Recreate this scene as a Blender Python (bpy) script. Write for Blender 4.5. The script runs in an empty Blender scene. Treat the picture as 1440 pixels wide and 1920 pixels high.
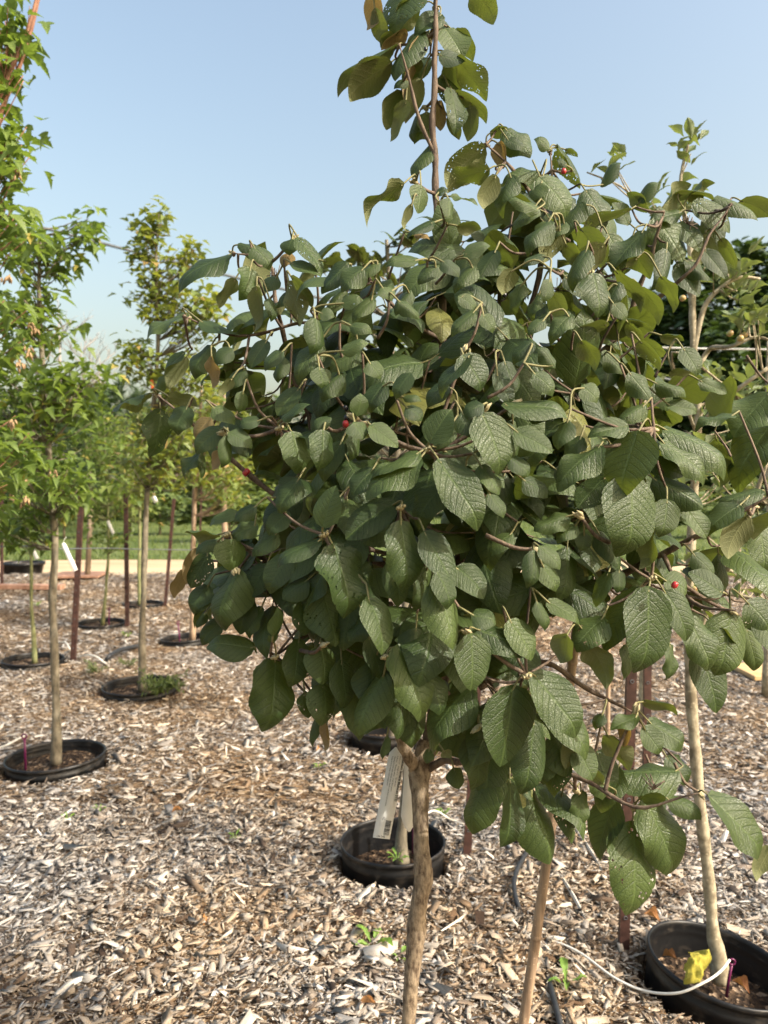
import bpy, math, random
import numpy as np
from mathutils import Vector, Matrix

# ------------------------------------------------------------------ camera, sky, sun, exposure
sc = bpy.context.scene
FPX = 1442.0            # focal length in pixels of a 1440 x 1920 frame
CAM_H = 1.4
PITCH = math.atan(40.0 / FPX)
cam_data = bpy.data.cameras.new("camera")
cam = bpy.data.objects.new("camera", cam_data)
sc.collection.objects.link(cam)
cam.location = (0, 0, CAM_H)
cam.rotation_euler = (math.radians(90) - PITCH, 0, 0)
cam_data.sensor_fit = 'VERTICAL'
cam_data.sensor_height = 36.0
cam_data.lens = 36.0 * FPX / 1920.0
cam_data.clip_start = 0.02
cam_data.clip_end = 2000
cam_data.dof.use_dof = True
cam_data.dof.focus_distance = 1.12
cam_data.dof.aperture_fstop = 7.5
sc.camera = cam

SUN_AZ = math.radians(119)      # clockwise from the view direction (+Y) towards +X
SUN_EL = math.radians(38)
world = bpy.data.worlds.new("World")
sc.world = world
world.use_nodes = True
wn = world.node_tree
wn.nodes.clear()
sky = wn.nodes.new("ShaderNodeTexSky")
sky.sky_type = 'NISHITA'
sky.sun_disc = False
sky.sun_elevation = SUN_EL
sky.sun_rotation = SUN_AZ
sky.air_density = 1.65
sky.dust_density = 6.8
sky.ozone_density = 0.1
bgn = wn.nodes.new("ShaderNodeBackground")
bgn.inputs["Strength"].default_value = 0.15
wout = wn.nodes.new("ShaderNodeOutputWorld")
wn.links.new(sky.outputs[0], bgn.inputs[0])
wn.links.new(bgn.outputs[0], wout.inputs[0])

sun_data = bpy.data.lights.new("sun", 'SUN')
sun_data.energy = 3.45
sun_data.angle = math.radians(0.8)
sun_data.color = (1.0, 0.925, 0.815)
sun = bpy.data.objects.new("sun", sun_data)
sc.collection.objects.link(sun)
SUN_DIR = Vector((math.sin(SUN_AZ) * math.cos(SUN_EL), math.cos(SUN_AZ) * math.cos(SUN_EL), math.sin(SUN_EL)))
sun.rotation_euler = SUN_DIR.to_track_quat('Z', 'Y').to_euler()
sun.location = SUN_DIR * 30

sc.view_settings.view_transform = 'Standard'
sc.view_settings.look = 'None'
sc.view_settings.exposure = 0.95
sc.view_settings.gamma = 1.0
sc.view_settings.use_curve_mapping = False
sc.render.engine = 'CYCLES'
sc.cycles.use_denoising = True
sc.cycles.max_bounces = 6
sc.cycles.diffuse_bounces = 3
sc.cycles.glossy_bounces = 2
sc.cycles.transmission_bounces = 4
sc.cycles.use_adaptive_sampling = True
sc.cycles.adaptive_threshold = 0.02
sc.cycles.transparent_max_bounces = 12

# ------------------------------------------------------------------ helpers
RNG = random.Random(7)
NPR = np.random.RandomState(11)
COL = sc.collection
FWD = Vector((0, math.cos(PITCH), -math.sin(PITCH)))
UPV = Vector((0, math.sin(PITCH), math.cos(PITCH)))
CAM = Vector((0, 0, CAM_H))

def P(x, y, d):
    """world point seen at picture coordinates x, y at depth d metres"""
    return CAM + d * (FWD + Vector(((x - 720) / FPX, 0, 0)) - ((y - 960) / FPX) * UPV)

def G(x, y, z=0.0):
    r = FWD + Vector(((x - 720) / FPX, 0, 0)) - ((y - 960) / FPX) * UPV
    t = (z - CAM_H) / r.z
    return CAM + t * r

def depth_of(p):
    return (p - CAM).dot(FWD)

def tag(o, label=None, cat=None, group=None, kind=None):
    if label: o["label"] = label
    if cat: o["category"] = cat
    if group: o["group"] = group
    if kind: o["kind"] = kind
    return o

def empty(name, loc, label, cat, group=None):
    o = bpy.data.objects.new(name, None)
    COL.objects.link(o)
    o.location = loc
    o.empty_display_size = 0.05
    return tag(o, label, cat, group)

def link_mesh(name, me, mat=None, parent=None, smooth=True):
    if mat is not None and not me.materials:
        me.materials.append(mat)
    if smooth and len(me.polygons):
        me.polygons.foreach_set("use_smooth", np.ones(len(me.polygons), dtype=bool))
    o = bpy.data.objects.new(name, me)
    COL.objects.link(o)
    if parent is not None:
        o.parent = parent
    return o

class MB:
    """collects tubes, boxes, lathes ... and builds ONE mesh object"""
    def __init__(self):
        self.v = []; self.f = []
    def add(self, vs, fs):
        n = len(self.v)
        self.v.extend([tuple(p) for p in vs])
        self.f.extend([tuple(i + n for i in q) for q in fs])
    def tube(self, pts, rad, seg=8, cap=True):
        pts = [Vector(p) for p in pts]
        n = len(pts)
        if not isinstance(rad, (list, tuple)): rad = [rad] * n
        t0 = (pts[1] - pts[0]).normalized()
        a = t0.orthogonal().normalized()
        vs = []
        for i in range(n):
            t = (pts[min(i + 1, n - 1)] - pts[max(i - 1, 0)])
            if t.length < 1e-9: t = t0
            t.normalize()
            a = (a - a.dot(t) * t)
            if a.length < 1e-6: a = t.orthogonal()
            a.normalize()
            b = t.cross(a)
            for k in range(seg):
                w = 2 * math.pi * k / seg
                vs.append(pts[i] + rad[i] * (math.cos(w) * a + math.sin(w) * b))
        fs = []
        for i in range(n - 1):
            for k in range(seg):
                k2 = (k + 1) % seg
                fs.append((i * seg + k, i * seg + k2, (i + 1) * seg + k2, (i + 1) * seg + k))
        if cap:
            fs.append(tuple(range(seg - 1, -1, -1)))
            fs.append(tuple(range((n - 1) * seg, n * seg)))
        self.add(vs, fs)
        return self
    def lathe(self, prof, seg=32, closed=False, wob=None):
        vs, fs = [], []
        n = len(prof)
        for i, (r, z) in enumerate(prof):
            for k in range(seg):
                w = 2 * math.pi * k / seg
                rr = r * (wob(w) if wob else 1.0)
                vs.append((rr * math.cos(w), rr * math.sin(w), z))
        for i in range(n - 1):
            for k in range(seg):
                k2 = (k + 1) % seg
                fs.append((i * seg + k, i * seg + k2, (i + 1) * seg + k2, (i + 1) * seg + k))
        self.add(vs, fs)
        return self
    def prism(self, poly, a, b, x_axis, y_axis):
        """polygon cross-section swept from point a to b"""
        n = len(poly)
        vs = [Vector(a) + x_axis * p[0] + y_axis * p[1] for p in poly] + [Vector(b) + x_axis * p[0] + y_axis * p[1] for p in poly]
        fs = [(i, (i + 1) % n, n + (i + 1) % n, n + i) for i in range(n)]
        fs.append(tuple(range(n - 1, -1, -1))); fs.append(tuple(range(n, 2 * n)))
        self.add(vs, fs)
        return self
    def build(self, name, mat, parent=None, origin=None, smooth=True):
        me = bpy.data.meshes.new(name)
        vs = self.v
        if origin is not None:
            vs = [(p[0] - origin[0], p[1] - origin[1], p[2] - origin[2]) for p in vs]
        me.from_pydata(vs, [], self.f)
        me.update()
        return link_mesh(name, me, mat, parent, smooth)

def smooth_path(pts, rad, n=6):
    """Catmull-Rom through (Vector, radius)"""
    out, ro = [], []
    m = len(pts)
    for i in range(m - 1):
        p0, p1, p2, p3 = pts[max(i - 1, 0)], pts[i], pts[i + 1], pts[min(i + 2, m - 1)]
        for k in range(n):
            t = k / n
            q = 0.5 * ((2 * p1) + (p2 - p0) * t + (2 * p0 - 5 * p1 + 4 * p2 - p3) * t * t + (3 * p1 - p0 - 3 * p2 + p3) * t ** 3)
            out.append(q); ro.append(rad[i] * (1 - t) + rad[i + 1] * t)
    out.append(pts[-1]); ro.append(rad[-1])
    return out, ro

def vnoise(p, s=1.0):
    x, y, z = p[0] * s, p[1] * s, p[2] * s
    return (math.sin(x * 1.7 + y * 2.3 + 0.3) + math.sin(y * 3.1 - z * 1.9 + 1.7) + math.sin(z * 2.7 + x * 1.3 + 4.1)) / 3.0

# ------------------------------------------------------------------ node helpers
class NT:
    def __init__(self, name):
        self.mat = bpy.data.materials.new(name)
        self.mat.use_nodes = True
        self.t = self.mat.node_tree
        self.t.nodes.clear()
        self.out = self.t.nodes.new("ShaderNodeOutputMaterial")
    def node(self, typ, **kw):
        n = self.t.nodes.new(typ)
        for k, v in kw.items(): setattr(n, k, v)
        return n
    def put(self, sock, val):
        if val is None: return
        if hasattr(val, "is_output") or isinstance(val, bpy.types.NodeSocket):
            self.t.links.new(val, sock)
        else:
            sock.default_value = val
    def math(self, op, a, b=None, c=None, clamp=False):
        n = self.node("ShaderNodeMath", operation=op, use_clamp=clamp)
        self.put(n.inputs[0], a); self.put(n.inputs[1], b)
        if c is not None: self.put(n.inputs[2], c)
        return n.outputs[0]
    def mix(self, f, a, b, blend='MIX'):
        n = self.node("ShaderNodeMix", data_type='RGBA', blend_type=blend)
        self.put(n.inputs[0], f)
        for s, v in ((n.inputs[6], a), (n.inputs[7], b)):
            if isinstance(v, tuple) and len(v) == 3: v = v + (1.0,)
            self.put(s, v)
        return n.outputs[2]
    def ramp(self, f, stops, interp='LINEAR'):
        n = self.node("ShaderNodeValToRGB")
        cr = n.color_ramp
        cr.interpolation = interp
        while len(cr.elements) < len(stops): cr.elements.new(0.5)
        for e, (p, c) in zip(cr.elements, stops):
            e.position = p
            e.color = (c + (1.0,)) if len(c) == 3 else c
        self.put(n.inputs[0], f)
        return n.outputs[0]
    def noise(self, vec, scale, detail=3, rough=0.55, out=0):
        n = self.node("ShaderNodeTexNoise")
        self.put(n.inputs["Vector"], vec)
        n.inputs["Scale"].default_value = scale
        n.inputs["Detail"].default_value = detail
        n.inputs["Roughness"].default_value = rough
        return n.outputs[out]
    def voronoi(self, vec, scale, feature='F1', out=0):
        n = self.node("ShaderNodeTexVoronoi", feature=feature)
        self.put(n.inputs["Vector"], vec)
        n.inputs["Scale"].default_value = scale
        return n.outputs[out]
    def coord(self, which="Object"):
        return self.node("ShaderNodeTexCoord").outputs[which]
    def mapping(self, vec, scale=(1, 1, 1), rot=(0, 0, 0), loc=(0, 0, 0)):
        n = self.node("ShaderNodeMapping")
        self.put(n.inputs["Vector"], vec)
        n.inputs["Scale"].default_value = scale
        n.inputs["Rotation"].default_value = rot
        n.inputs["Location"].default_value = loc
        return n.outputs[0]
    def bump(self, h, strength=0.5, dist=0.01, normal=None):
        n = self.node("ShaderNodeBump")
        n.inputs["Strength"].default_value = strength
        n.inputs["Distance"].default_value = dist
        self.put(n.inputs["Height"], h)
        if normal is not None: self.put(n.inputs["Normal"], normal)
        return n.outputs[0]
    def bsdf(self, color, rough=0.6, normal=None, spec=0.5, metal=0.0):
        n = self.node("ShaderNodeBsdfPrincipled")
        if isinstance(color, tuple) and len(color) == 3: color = color + (1.0,)
        self.put(n.inputs["Base Color"], color)
        self.put(n.inputs["Roughness"], rough)
        self.put(n.inputs["Specular IOR Level"], spec)
        n.inputs["Metallic"].default_value = metal
        if normal is not None: self.put(n.inputs["Normal"], normal)
        return n.outputs[0]
    def done(self, shader):
        self.t.links.new(shader, self.out.inputs["Surface"])
        return self.mat

def plain(name, color, rough=0.6, var=0.12, scale=20, bump=0.0, spec=0.4):
    n = NT(name)
    co = n.coord()
    f = n.noise(co, scale, 4)
    dark = tuple(c * (1 - 2 * var) for c in color); light = tuple(min(1, c * (1 + 2 * var)) for c in color)
    c = n.ramp(f, [(0.25, dark), (0.75, light)])
    nm = n.bump(f, bump, 0.01) if bump else None
    return n.done(n.bsdf(c, rough, nm, spec))

def leaf_material(name, top, top2, under, trans, rough=0.45, vein_n=8.0, veins=True, odd=None, transl=0.28, holes=False, bump=0.5, spec=0.5, bdist=0.003):
    """broad leaf: quilted veins in relief, pale underside, light that shines through"""
    n = NT(name)
    uv = n.node("ShaderNodeUVMap").outputs[0]
    sep = n.node("ShaderNodeSeparateXYZ"); n.put(sep.inputs[0], uv)
    att = n.node("ShaderNodeAttribute", attribute_name="tint").outputs["Fac"]
    oi = n.node("ShaderNodeObjectInfo").outputs["Random"]
    rnd = n.math('FRACT', n.math('ADD', att, oi))
    rnd2 = n.math('FRACT', n.math('MULTIPLY', rnd, 7.31))
    base = n.mix(rnd, top, top2)
    co = n.coord()
    pos = n.node("ShaderNodeNewGeometry")
    blot = n.noise(pos.outputs["Position"], 28, 3)
    base = n.mix(n.math('MULTIPLY', n.math('SUBTRACT', blot, 0.35, clamp=True), 0.6), base, tuple(c * 1.45 for c in top2))
    normal = None
    und = under
    if veins:
        px = n.math('MULTIPLY', n.math('SUBTRACT', sep.outputs[0], 0.5), 0.62)
        ax = n.math('ABSOLUTE', px)
        side = n.math('MULTIPLY', n.math('SIGN', px), 0.17)
        wob = n.math('MULTIPLY', n.noise(n.mapping(uv, (3, 3, 3)), 1.6, 2), 0.05)
        s = n.math('SUBTRACT', sep.outputs[1], n.math('ADD', n.math('MULTIPLY', ax, 0.62), n.math('MULTIPLY', n.math('MULTIPLY', ax, ax), 1.3)))
        ph = n.math('ADD', n.math('MULTIPLY', n.math('ADD', s, wob), vein_n), side)
        d = n.math('ABSOLUTE', n.math('SUBTRACT', n.math('FRACT', ph), 0.5))     # 0.5 on the vein, 0 between
        vein = n.math('POWER', n.math('MULTIPLY', d, 2.0), 9.0)
        mid = n.math('SUBTRACT', 1.0, n.math('MULTIPLY', ax, 42.0), clamp=True)
        vmax = n.math('MAXIMUM', vein, mid)
        net = n.voronoi(n.mapping(uv, (17, 27, 1)), 1.0, 'DISTANCE_TO_EDGE')
        net = n.math('MULTIPLY', n.math('SUBTRACT', 0.16, net, clamp=True), 3.0)
        h = n.math('SUBTRACT', 1.0, n.math('ADD', vmax, n.math('MULTIPLY', net, 0.75)))
        normal = n.bump(h, bump, bdist)
        base = n.mix(n.math('MULTIPLY', n.math('MAXIMUM', vein, n.math('MULTIPLY', net, 0.7)), 0.5, clamp=True), base, tuple(c * 0.45 for c in top))  # side veins and net darkened in the colour, as shade in their grooves
        base = n.mix(n.math('MULTIPLY', mid, 0.35), base, tuple(min(1, c * 2.0) for c in top2))
        und = n.mix(n.math('MULTIPLY', n.math('MAXIMUM', vmax, n.math('MULTIPLY', net, 0.7)), 0.6), under, tuple(min(1, c * 1.7) for c in under))
    if odd is not None:       # a few yellowing or browning leaves
        base = n.mix(n.math('GREATER_THAN', rnd2, odd[0]), base, odd[1])
        und = n.mix(n.math('GREATER_THAN', rnd2, odd[0]), und, odd[1])
    back = pos.outputs["Backfacing"]
    col = n.mix(back, base, und)
    rg = n.math('ADD', n.math('MULTIPLY', back, 0.3), rough)
    b = n.bsdf(col, rg, normal, spec)
    tl = n.node("ShaderNodeBsdfTranslucent")
    tcol = n.mix(n.math('MULTIPLY', rnd2, 0.5), trans, tuple(c * 0.6 for c in trans))
    if veins: tcol = n.mix(n.math('MULTIPLY', n.math('MAXIMUM', vmax, n.math('MULTIPLY', net, 0.6)), 0.75, clamp=True), tcol, tuple(c * 0.3 for c in trans))
    n.put(tl.inputs["Color"], tcol)
    mx = n.node("ShaderNodeMixShader")
    mx.inputs[0].default_value = transl
    n.t.links.new(b, mx.inputs[1]); n.t.links.new(tl.outputs[0], mx.inputs[2])
    sh = mx.outputs[0]
    if holes:                 # beetle-eaten holes in a loose patch
        patch = n.math('GREATER_THAN', n.noise(n.mapping(uv, (2.2, 2.2, 1), loc=(3.1, 1.7, 0)), 1.0, 1), 0.5)
        sp = n.math('LESS_THAN', n.voronoi(n.mapping(uv, (11, 16, 1)), 1.0), 0.24)
        hole = n.math('MULTIPLY', patch, sp)
        tr = n.node("ShaderNodeBsdfTransparent")
        m2 = n.node("ShaderNodeMixShader")
        n.put(m2.inputs[0], hole)
        n.t.links.new(sh, m2.inputs[1]); n.t.links.new(tr.outputs[0], m2.inputs[2])
        sh = m2.outputs[0]
    return n.done(sh)

def bark_material(name, a, b, scale=60, stretch=0.25, bump=0.5, rough=0.8):
    n = NT(name)
    co = n.mapping(n.coord(), (1, 1, stretch))
    f = n.noise(co, scale, 5, 0.6)
    g = n.noise(n.coord(), scale * 0.25, 2)
    c = n.ramp(n.math('ADD', n.math('MULTIPLY', f, 0.7), n.math('MULTIPLY', g, 0.3)), [(0.38, a), (0.60, b)])
    spots = n.math('LESS_THAN', n.voronoi(n.mapping(n.coord(), (1, 1, 1.6)), scale * 1.2), 0.16)
    c = n.mix(n.math('MULTIPLY', spots, 0.5), c, tuple(x * 1.5 for x in b))
    return n.done(n.bsdf(c, rough, n.bump(f, bump, 0.004), 0.3))

# ------------------------------------------------------------------ materials
M = {}
M['vib'] = leaf_material('viburnum_leaf', (0.019, 0.039, 0.011), (0.064, 0.096, 0.027), (0.14, 0.15, 0.068), (0.19, 0.25, 0.03), transl=0.25, rough=0.45, spec=0.40, bump=0.33)
M['vib_fill'] = leaf_material('viburnum_inner_leaf', (0.019, 0.039, 0.011), (0.064, 0.096, 0.027), (0.14, 0.15, 0.068), (0.19, 0.25, 0.03), transl=0.25, rough=0.45, spec=0.40, bump=0.33, odd=(0.95, (0.15, 0.155, 0.04)))
M['vib_hole'] = leaf_material('viburnum_leaf_eaten', (0.019, 0.039, 0.011), (0.064, 0.096, 0.027), (0.14, 0.15, 0.068), (0.19, 0.25, 0.03), transl=0.25, rough=0.45, spec=0.40, bump=0.33, holes=True)
M['vib_tan'] = leaf_material('viburnum_leaf_browning', (0.14, 0.11, 0.035), (0.24, 0.16, 0.05), (0.27, 0.20, 0.10), (0.36, 0.24, 0.05), rough=0.5)
M['maple'] = leaf_material('maple_leaf', (0.072, 0.125, 0.028), (0.17, 0.232, 0.050), (0.11, 0.17, 0.06), (0.29, 0.42, 0.05), rough=0.42, odd=(0.95, (0.36, 0.30, 0.07)), transl=0.42, vein_n=4.0, bump=0.25)
M['maple2'] = leaf_material('maple_leaf_yellowing', (0.075, 0.128, 0.034), (0.175, 0.225, 0.062), (0.12, 0.17, 0.06), (0.42, 0.46, 0.05), rough=0.45, odd=(0.93, (0.36, 0.25, 0.09)), transl=0.38, veins=False)
M['crab'] = leaf_material('apple_leaf', (0.085, 0.135, 0.05), (0.16, 0.205, 0.085), (0.19, 0.23, 0.13), (0.30, 0.38, 0.07), rough=0.38, transl=0.3, vein_n=7.0, bump=0.3)
M['far'] = leaf_material('far_tree_leaf', (0.026, 0.052, 0.018), (0.055, 0.092, 0.03), (0.05, 0.085, 0.035), (0.10, 0.17, 0.02), rough=0.55, transl=0.22, veins=False)
M['far_light'] = leaf_material('far_shrub_leaf', (0.07, 0.12, 0.03), (0.14, 0.18, 0.05), (0.09, 0.13, 0.05), (0.25, 0.32, 0.04), rough=0.55, transl=0.28, veins=False)
M['grass'] = leaf_material('grass_blade', (0.055, 0.095, 0.02), (0.12, 0.15, 0.04), (0.10, 0.14, 0.05), (0.22, 0.30, 0.04), rough=0.5, transl=0.3, veins=False)
M['weed'] = leaf_material('weed_leaf', (0.10, 0.22, 0.03), (0.20, 0.33, 0.06), (0.15, 0.25, 0.07), (0.40, 0.55, 0.05), rough=0.45, transl=0.35, vein_n=6.0, bump=0.3)
M['dry'] = leaf_material('dry_leaf', (0.22, 0.09, 0.03), (0.40, 0.19, 0.06), (0.36, 0.20, 0.09), (0.40, 0.18, 0.04), rough=0.6, transl=0.15, vein_n=6.0, bump=0.4)
M['bark'] = bark_material('viburnum_bark', (0.075, 0.050, 0.032), (0.30, 0.235, 0.16), 150, 0.42, 0.6)
M['twig'] = bark_material('twig_bark', (0.065, 0.045, 0.035), (0.17, 0.125, 0.09), 120, 0.3, 0.4)
M['shoot'] = plain('young_shoot', (0.17, 0.16, 0.07), 0.7, 0.12, 90)
M['budfelt'] = plain('felted_bud', (0.36, 0.31, 0.18), 0.8, 0.12, 90)
M['bark_grey'] = bark_material('maple_bark', (0.085, 0.075, 0.055), (0.22, 0.19, 0.135), 45, 0.4, 0.5)
M['bark_red'] = bark_material('red_stem_bark', (0.17, 0.075, 0.05), (0.32, 0.17, 0.11), 60, 0.3, 0.3)
M['bark_green'] = bark_material('sapling_bark', (0.10, 0.12, 0.05), (0.24, 0.24, 0.11), 45, 0.3, 0.3)
M['bark_pale'] = bark_material('apple_bark', (0.17, 0.14, 0.09), (0.42, 0.37, 0.26), 42, 0.8, 0.5)
M['bamboo'] = bark_material('cane_surface', (0.17, 0.115, 0.075), (0.38, 0.275, 0.185), 80, 0.06, 0.2, 0.6)
def pot_material():
    n = NT('black_pot_plastic')
    co = n.coord()
    dust = n.noise(co, 11, 5, 0.65); sc_ = n.noise(n.mapping(co, (1, 1, 6)), 26, 3)
    f = n.math('MULTIPLY', n.math('SUBTRACT', n.math('MULTIPLY', dust, n.math('ADD', sc_, 0.45)), 0.50, clamp=True), 1.5, clamp=True)
    c = n.mix(f, (0.0075, 0.008, 0.009), (0.13, 0.105, 0.08))
    return n.done(n.bsdf(c, n.math('ADD', n.math('MULTIPLY', f, 0.4), 0.38), n.bump(dust, 0.12, 0.01), 0.34))
M['pot'] = pot_material()
M['post'] = plain('brown_painted_steel', (0.055, 0.026, 0.020), 0.5, 0.3, 30, 0.1, 0.4)
M['oldpost'] = bark_material('weathered_post', (0.13, 0.10, 0.07), (0.28, 0.22, 0.15), 40, 0.1, 0.3)
M['white'] = plain('white_tag_plastic', (0.78, 0.78, 0.76), 0.5, 0.05, 30)
M['ink'] = plain('black_ink', (0.02, 0.02, 0.02), 0.7, 0.1, 50)
M['tubing'] = plain('white_tube_plastic', (0.68, 0.66, 0.60), 0.45, 0.06, 60)
M['hose'] = plain('black_hose_rubber', (0.022, 0.024, 0.027), 0.5, 0.2, 40)
M['purple'] = plain('purple_plastic', (0.11, 0.012, 0.06), 0.35, 0.15, 40)
M['yellow'] = plain('yellow_leaf_surface', (0.36, 0.32, 0.04), 0.65, 0.4, 70, 0.6)
M['blue'] = plain('blue_plastic', (0.04, 0.16, 0.55), 0.4, 0.1, 40)
M['orange'] = plain('orange_plastic', (0.7, 0.12, 0.03), 0.5, 0.1, 40)
M['berry_red'] = plain('red_berry_skin', (0.38, 0.025, 0.03), 0.3, 0.15, 120, 0, 0.6)
M['berry_black'] = plain('black_berry_skin', (0.012, 0.012, 0.018), 0.25, 0.1, 120, 0, 0.6)
def apple_material():
    n = NT('crab_apple_skin')
    c = n.ramp(n.noise(n.coord(), 70, 2), [(0.35, (0.34, 0.34, 0.12)), (0.52, (0.42, 0.33, 0.13)), (0.72, (0.40, 0.15, 0.08))])
    return n.done(n.bsdf(c, 0.38, None, 0.45))
M['apple'] = apple_material()
M['ply'] = bark_material('pale_board', (0.50, 0.33, 0.15), (0.66, 0.46, 0.24), 14, 0.2, 0.1, 0.6)
M['redboard'] = bark_material('reddish_board', (0.30, 0.16, 0.10), (0.44, 0.26, 0.18), 14, 0.2, 0.1, 0.7)
M['wire'] = plain('grey_wire', (0.10, 0.11, 0.12), 0.5, 0.1, 4)
M['wirewhite'] = plain('pale_twisted_wire', (0.5, 0.5, 0.48), 0.5, 0.3, 6)

def soil_material():
    n = NT('potting_soil')
    co = n.coord()
    v = n.voronoi(co, 75, 'F1', 1)
    sepc = n.node("ShaderNodeSeparateColor"); n.put(sepc.inputs[0], v)
    c = n.ramp(sepc.outputs[0], [(0.0, (0.012, 0.008, 0.006)), (0.6, (0.05, 0.032, 0.02)), (0.85, (0.11, 0.07, 0.04)), (0.97, (0.30, 0.22, 0.15))])
    h = n.voronoi(co, 75)
    return n.done(n.bsdf(c, 0.9, n.bump(h, 0.9, 0.012), 0.2))
M['soil'] = soil_material()

def chip_colours(n, f):
    return n.ramp(f, [(0.0, (0.045, 0.026, 0.015)), (0.10, (0.12, 0.075, 0.043)), (0.24, (0.25, 0.18, 0.115)), (0.42, (0.35, 0.275, 0.19)),
                      (0.58, (0.34, 0.315, 0.28)), (0.74, (0.45, 0.36, 0.255)), (0.88, (0.58, 0.50, 0.385)), (1.0, (0.62, 0.60, 0.55))])

def chips_material():
    n = NT('wood_chip')
    att = n.node("ShaderNodeAttribute", attribute_name="tint").outputs["Fac"]
    pos = n.node("ShaderNodeNewGeometry").outputs["Position"]
    big = n.noise(pos, 0.9, 3)                      # greyer and browner drifts of mulch
    c = chip_colours(n, att)
    grey = n.node("ShaderNodeRGBToBW"); n.put(grey.inputs[0], c)
    g2 = n.mix(1.0, grey.outputs[0], (0.98, 1.0, 1.02), 'MULTIPLY')
    c = n.mix(n.math('MULTIPLY', n.math('SUBTRACT', big, 0.40, clamp=True), 3.0, clamp=True), c, g2)
    brown = n.math('MULTIPLY', n.math('SUBTRACT', 0.46, big, clamp=True), 2.0, clamp=True)
    c = n.mix(brown, c, n.mix(1.0, c, (0.88, 0.74, 0.58), 'MULTIPLY'))
    grain = n.node("ShaderNodeAttribute", attribute_name="grain").outputs["Vector"]
    fine = n.noise(n.mapping(grain, (45, 420, 1)), 1.0, 3)
    c = n.mix(n.math('MULTIPLY', n.math('SUBTRACT', 0.58, fine, clamp=True), 2.6, clamp=True), c, n.mix(1.0, c, (0.55, 0.48, 0.42), 'MULTIPLY'))
    return n.done(n.bsdf(c, 0.82, n.bump(fine, 0.6, 0.002), 0.25))
M['chips'] = chips_material()

def mulch_material():
    n = NT('mulch_ground')
    pos = n.node("ShaderNodeNewGeometry").outputs["Position"]
    warp = n.noise(pos, 14, 2, out=1)
    mp = n.mix(0.06, pos, warp)
    v1 = n.node("ShaderNodeTexVoronoi"); n.put(v1.inputs["Vector"], n.mapping(mp, (1, 2.2, 1), (0, 0, 0.5))); v1.inputs["Scale"].default_value = 34
    s = n.node("ShaderNodeSeparateColor"); n.put(s.inputs[0], v1.outputs[1])
    c = chip_colours(n, s.outputs[0])
    big = n.noise(pos, 0.9, 3)
    grey = n.node("ShaderNodeRGBToBW"); n.put(grey.inputs[0], c)
    c = n.mix(n.math('MULTIPLY', n.math('SUBTRACT', big, 0.40, clamp=True), 3.0, clamp=True), c, grey.outputs[0])
    c = n.mix(1.0, c, (0.46, 0.36, 0.26), 'MULTIPLY')  # brown of the fines, darkened further as painted shade in gaps between chips
    return n.done(n.bsdf(c, 0.9, n.bump(v1.outputs[0], 0.9, 0.02), 0.2))
M['mulch'] = mulch_material()

def lawn_material():
    n = NT('lawn_ground')
    pos = n.node("ShaderNodeNewGeometry").outputs["Position"]
    a = n.noise(pos, 0.35, 3); b = n.noise(n.mapping(pos, (1, 0.35, 1)), 9, 4)
    c = n.ramp(n.math('ADD', n.math('MULTIPLY', a, 0.5), n.math('MULTIPLY', b, 0.5)), [(0.3, (0.045, 0.070, 0.02)), (0.5, (0.085, 0.118, 0.030)), (0.7, (0.15, 0.16, 0.06))])
    return n.done(n.bsdf(c, 0.8, n.bump(b, 0.7, 0.05), 0.2))
M['lawn'] = lawn_material()

def road_material():
    n = NT('dirt_road_surface')
    pos = n.node("ShaderNodeNewGeometry").outputs["Position"]
    a = n.noise(n.mapping(pos, (0.25, 1.6, 1)), 1.2, 4); b = n.noise(pos, 40, 4)
    c = n.ramp(n.math('ADD', n.math('MULTIPLY', a, 0.7), n.math('MULTIPLY', b, 0.3)), [(0.3, (0.34, 0.25, 0.15)), (0.7, (0.56, 0.44, 0.29))])
    return n.done(n.bsdf(c, 0.9, n.bump(b, 0.5, 0.02), 0.2))
M['road'] = road_material()

# ------------------------------------------------------------------ the setting
# pots: (key, world x, world y, radius, rim height, tilt)
def pot_at(x, y):
    g = G(x, y)
    return g.x, g.y
POTS = {}
for key, (px, py, r, h, tilt) in {
    'mid':  (737, 1617, 0.196, 0.085, (0.02, 0.0)),
    'right': (1345, 1842, 0.200, 0.060, (0.02, 0.14)),
    'a':    (105, 1433, 0.245, 0.050, (0.0, -0.03)),
    'c':    (262, 1297, 0.250, 0.050, (0.03, 0.0)),
    'd':    (62, 1243, 0.240, 0.035, (0.0, 0.02)),
    'e':    (190, 1172, 0.250, 0.030, (0.02, 0.0)),
    'f':    (268, 1135, 0.240, 0.030, (0.0, 0.0)),
    'g':    (348, 1203, 0.225, 0.040, (0.0, -0.04)),
    'behind': (722, 1392, 0.190, 0.09, (0.0, 0.0)),
    'hid':  (405, 1147, 0.22, 0.06, (0.0, 0.0)),
}.items():
    x, y = pot_at(px, py)
    POTS[key] = (x, y, r, h, tilt)
BED_FAR = G(720, 1073).y
ROAD_FAR = G(720, 1044).y

def bed_z(x, y):
    z = 0.012 * np.sin(x * 2.1 + 0.7 * y) + 0.010 * np.sin(y * 2.9 - 1.3 * x + 1.0) + 0.006 * np.sin(x * 6.3 + y * 5.1)
    for (px, py, r, h, t) in POTS.values():
        d = np.sqrt((x - px) ** 2 + (y - py) ** 2)
        z = z * np.clip((d - r) / 0.25, 0, 1) - 0.2 * np.clip((r * 0.985 - d) / (r * 0.07), 0, 1)
    return z

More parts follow.
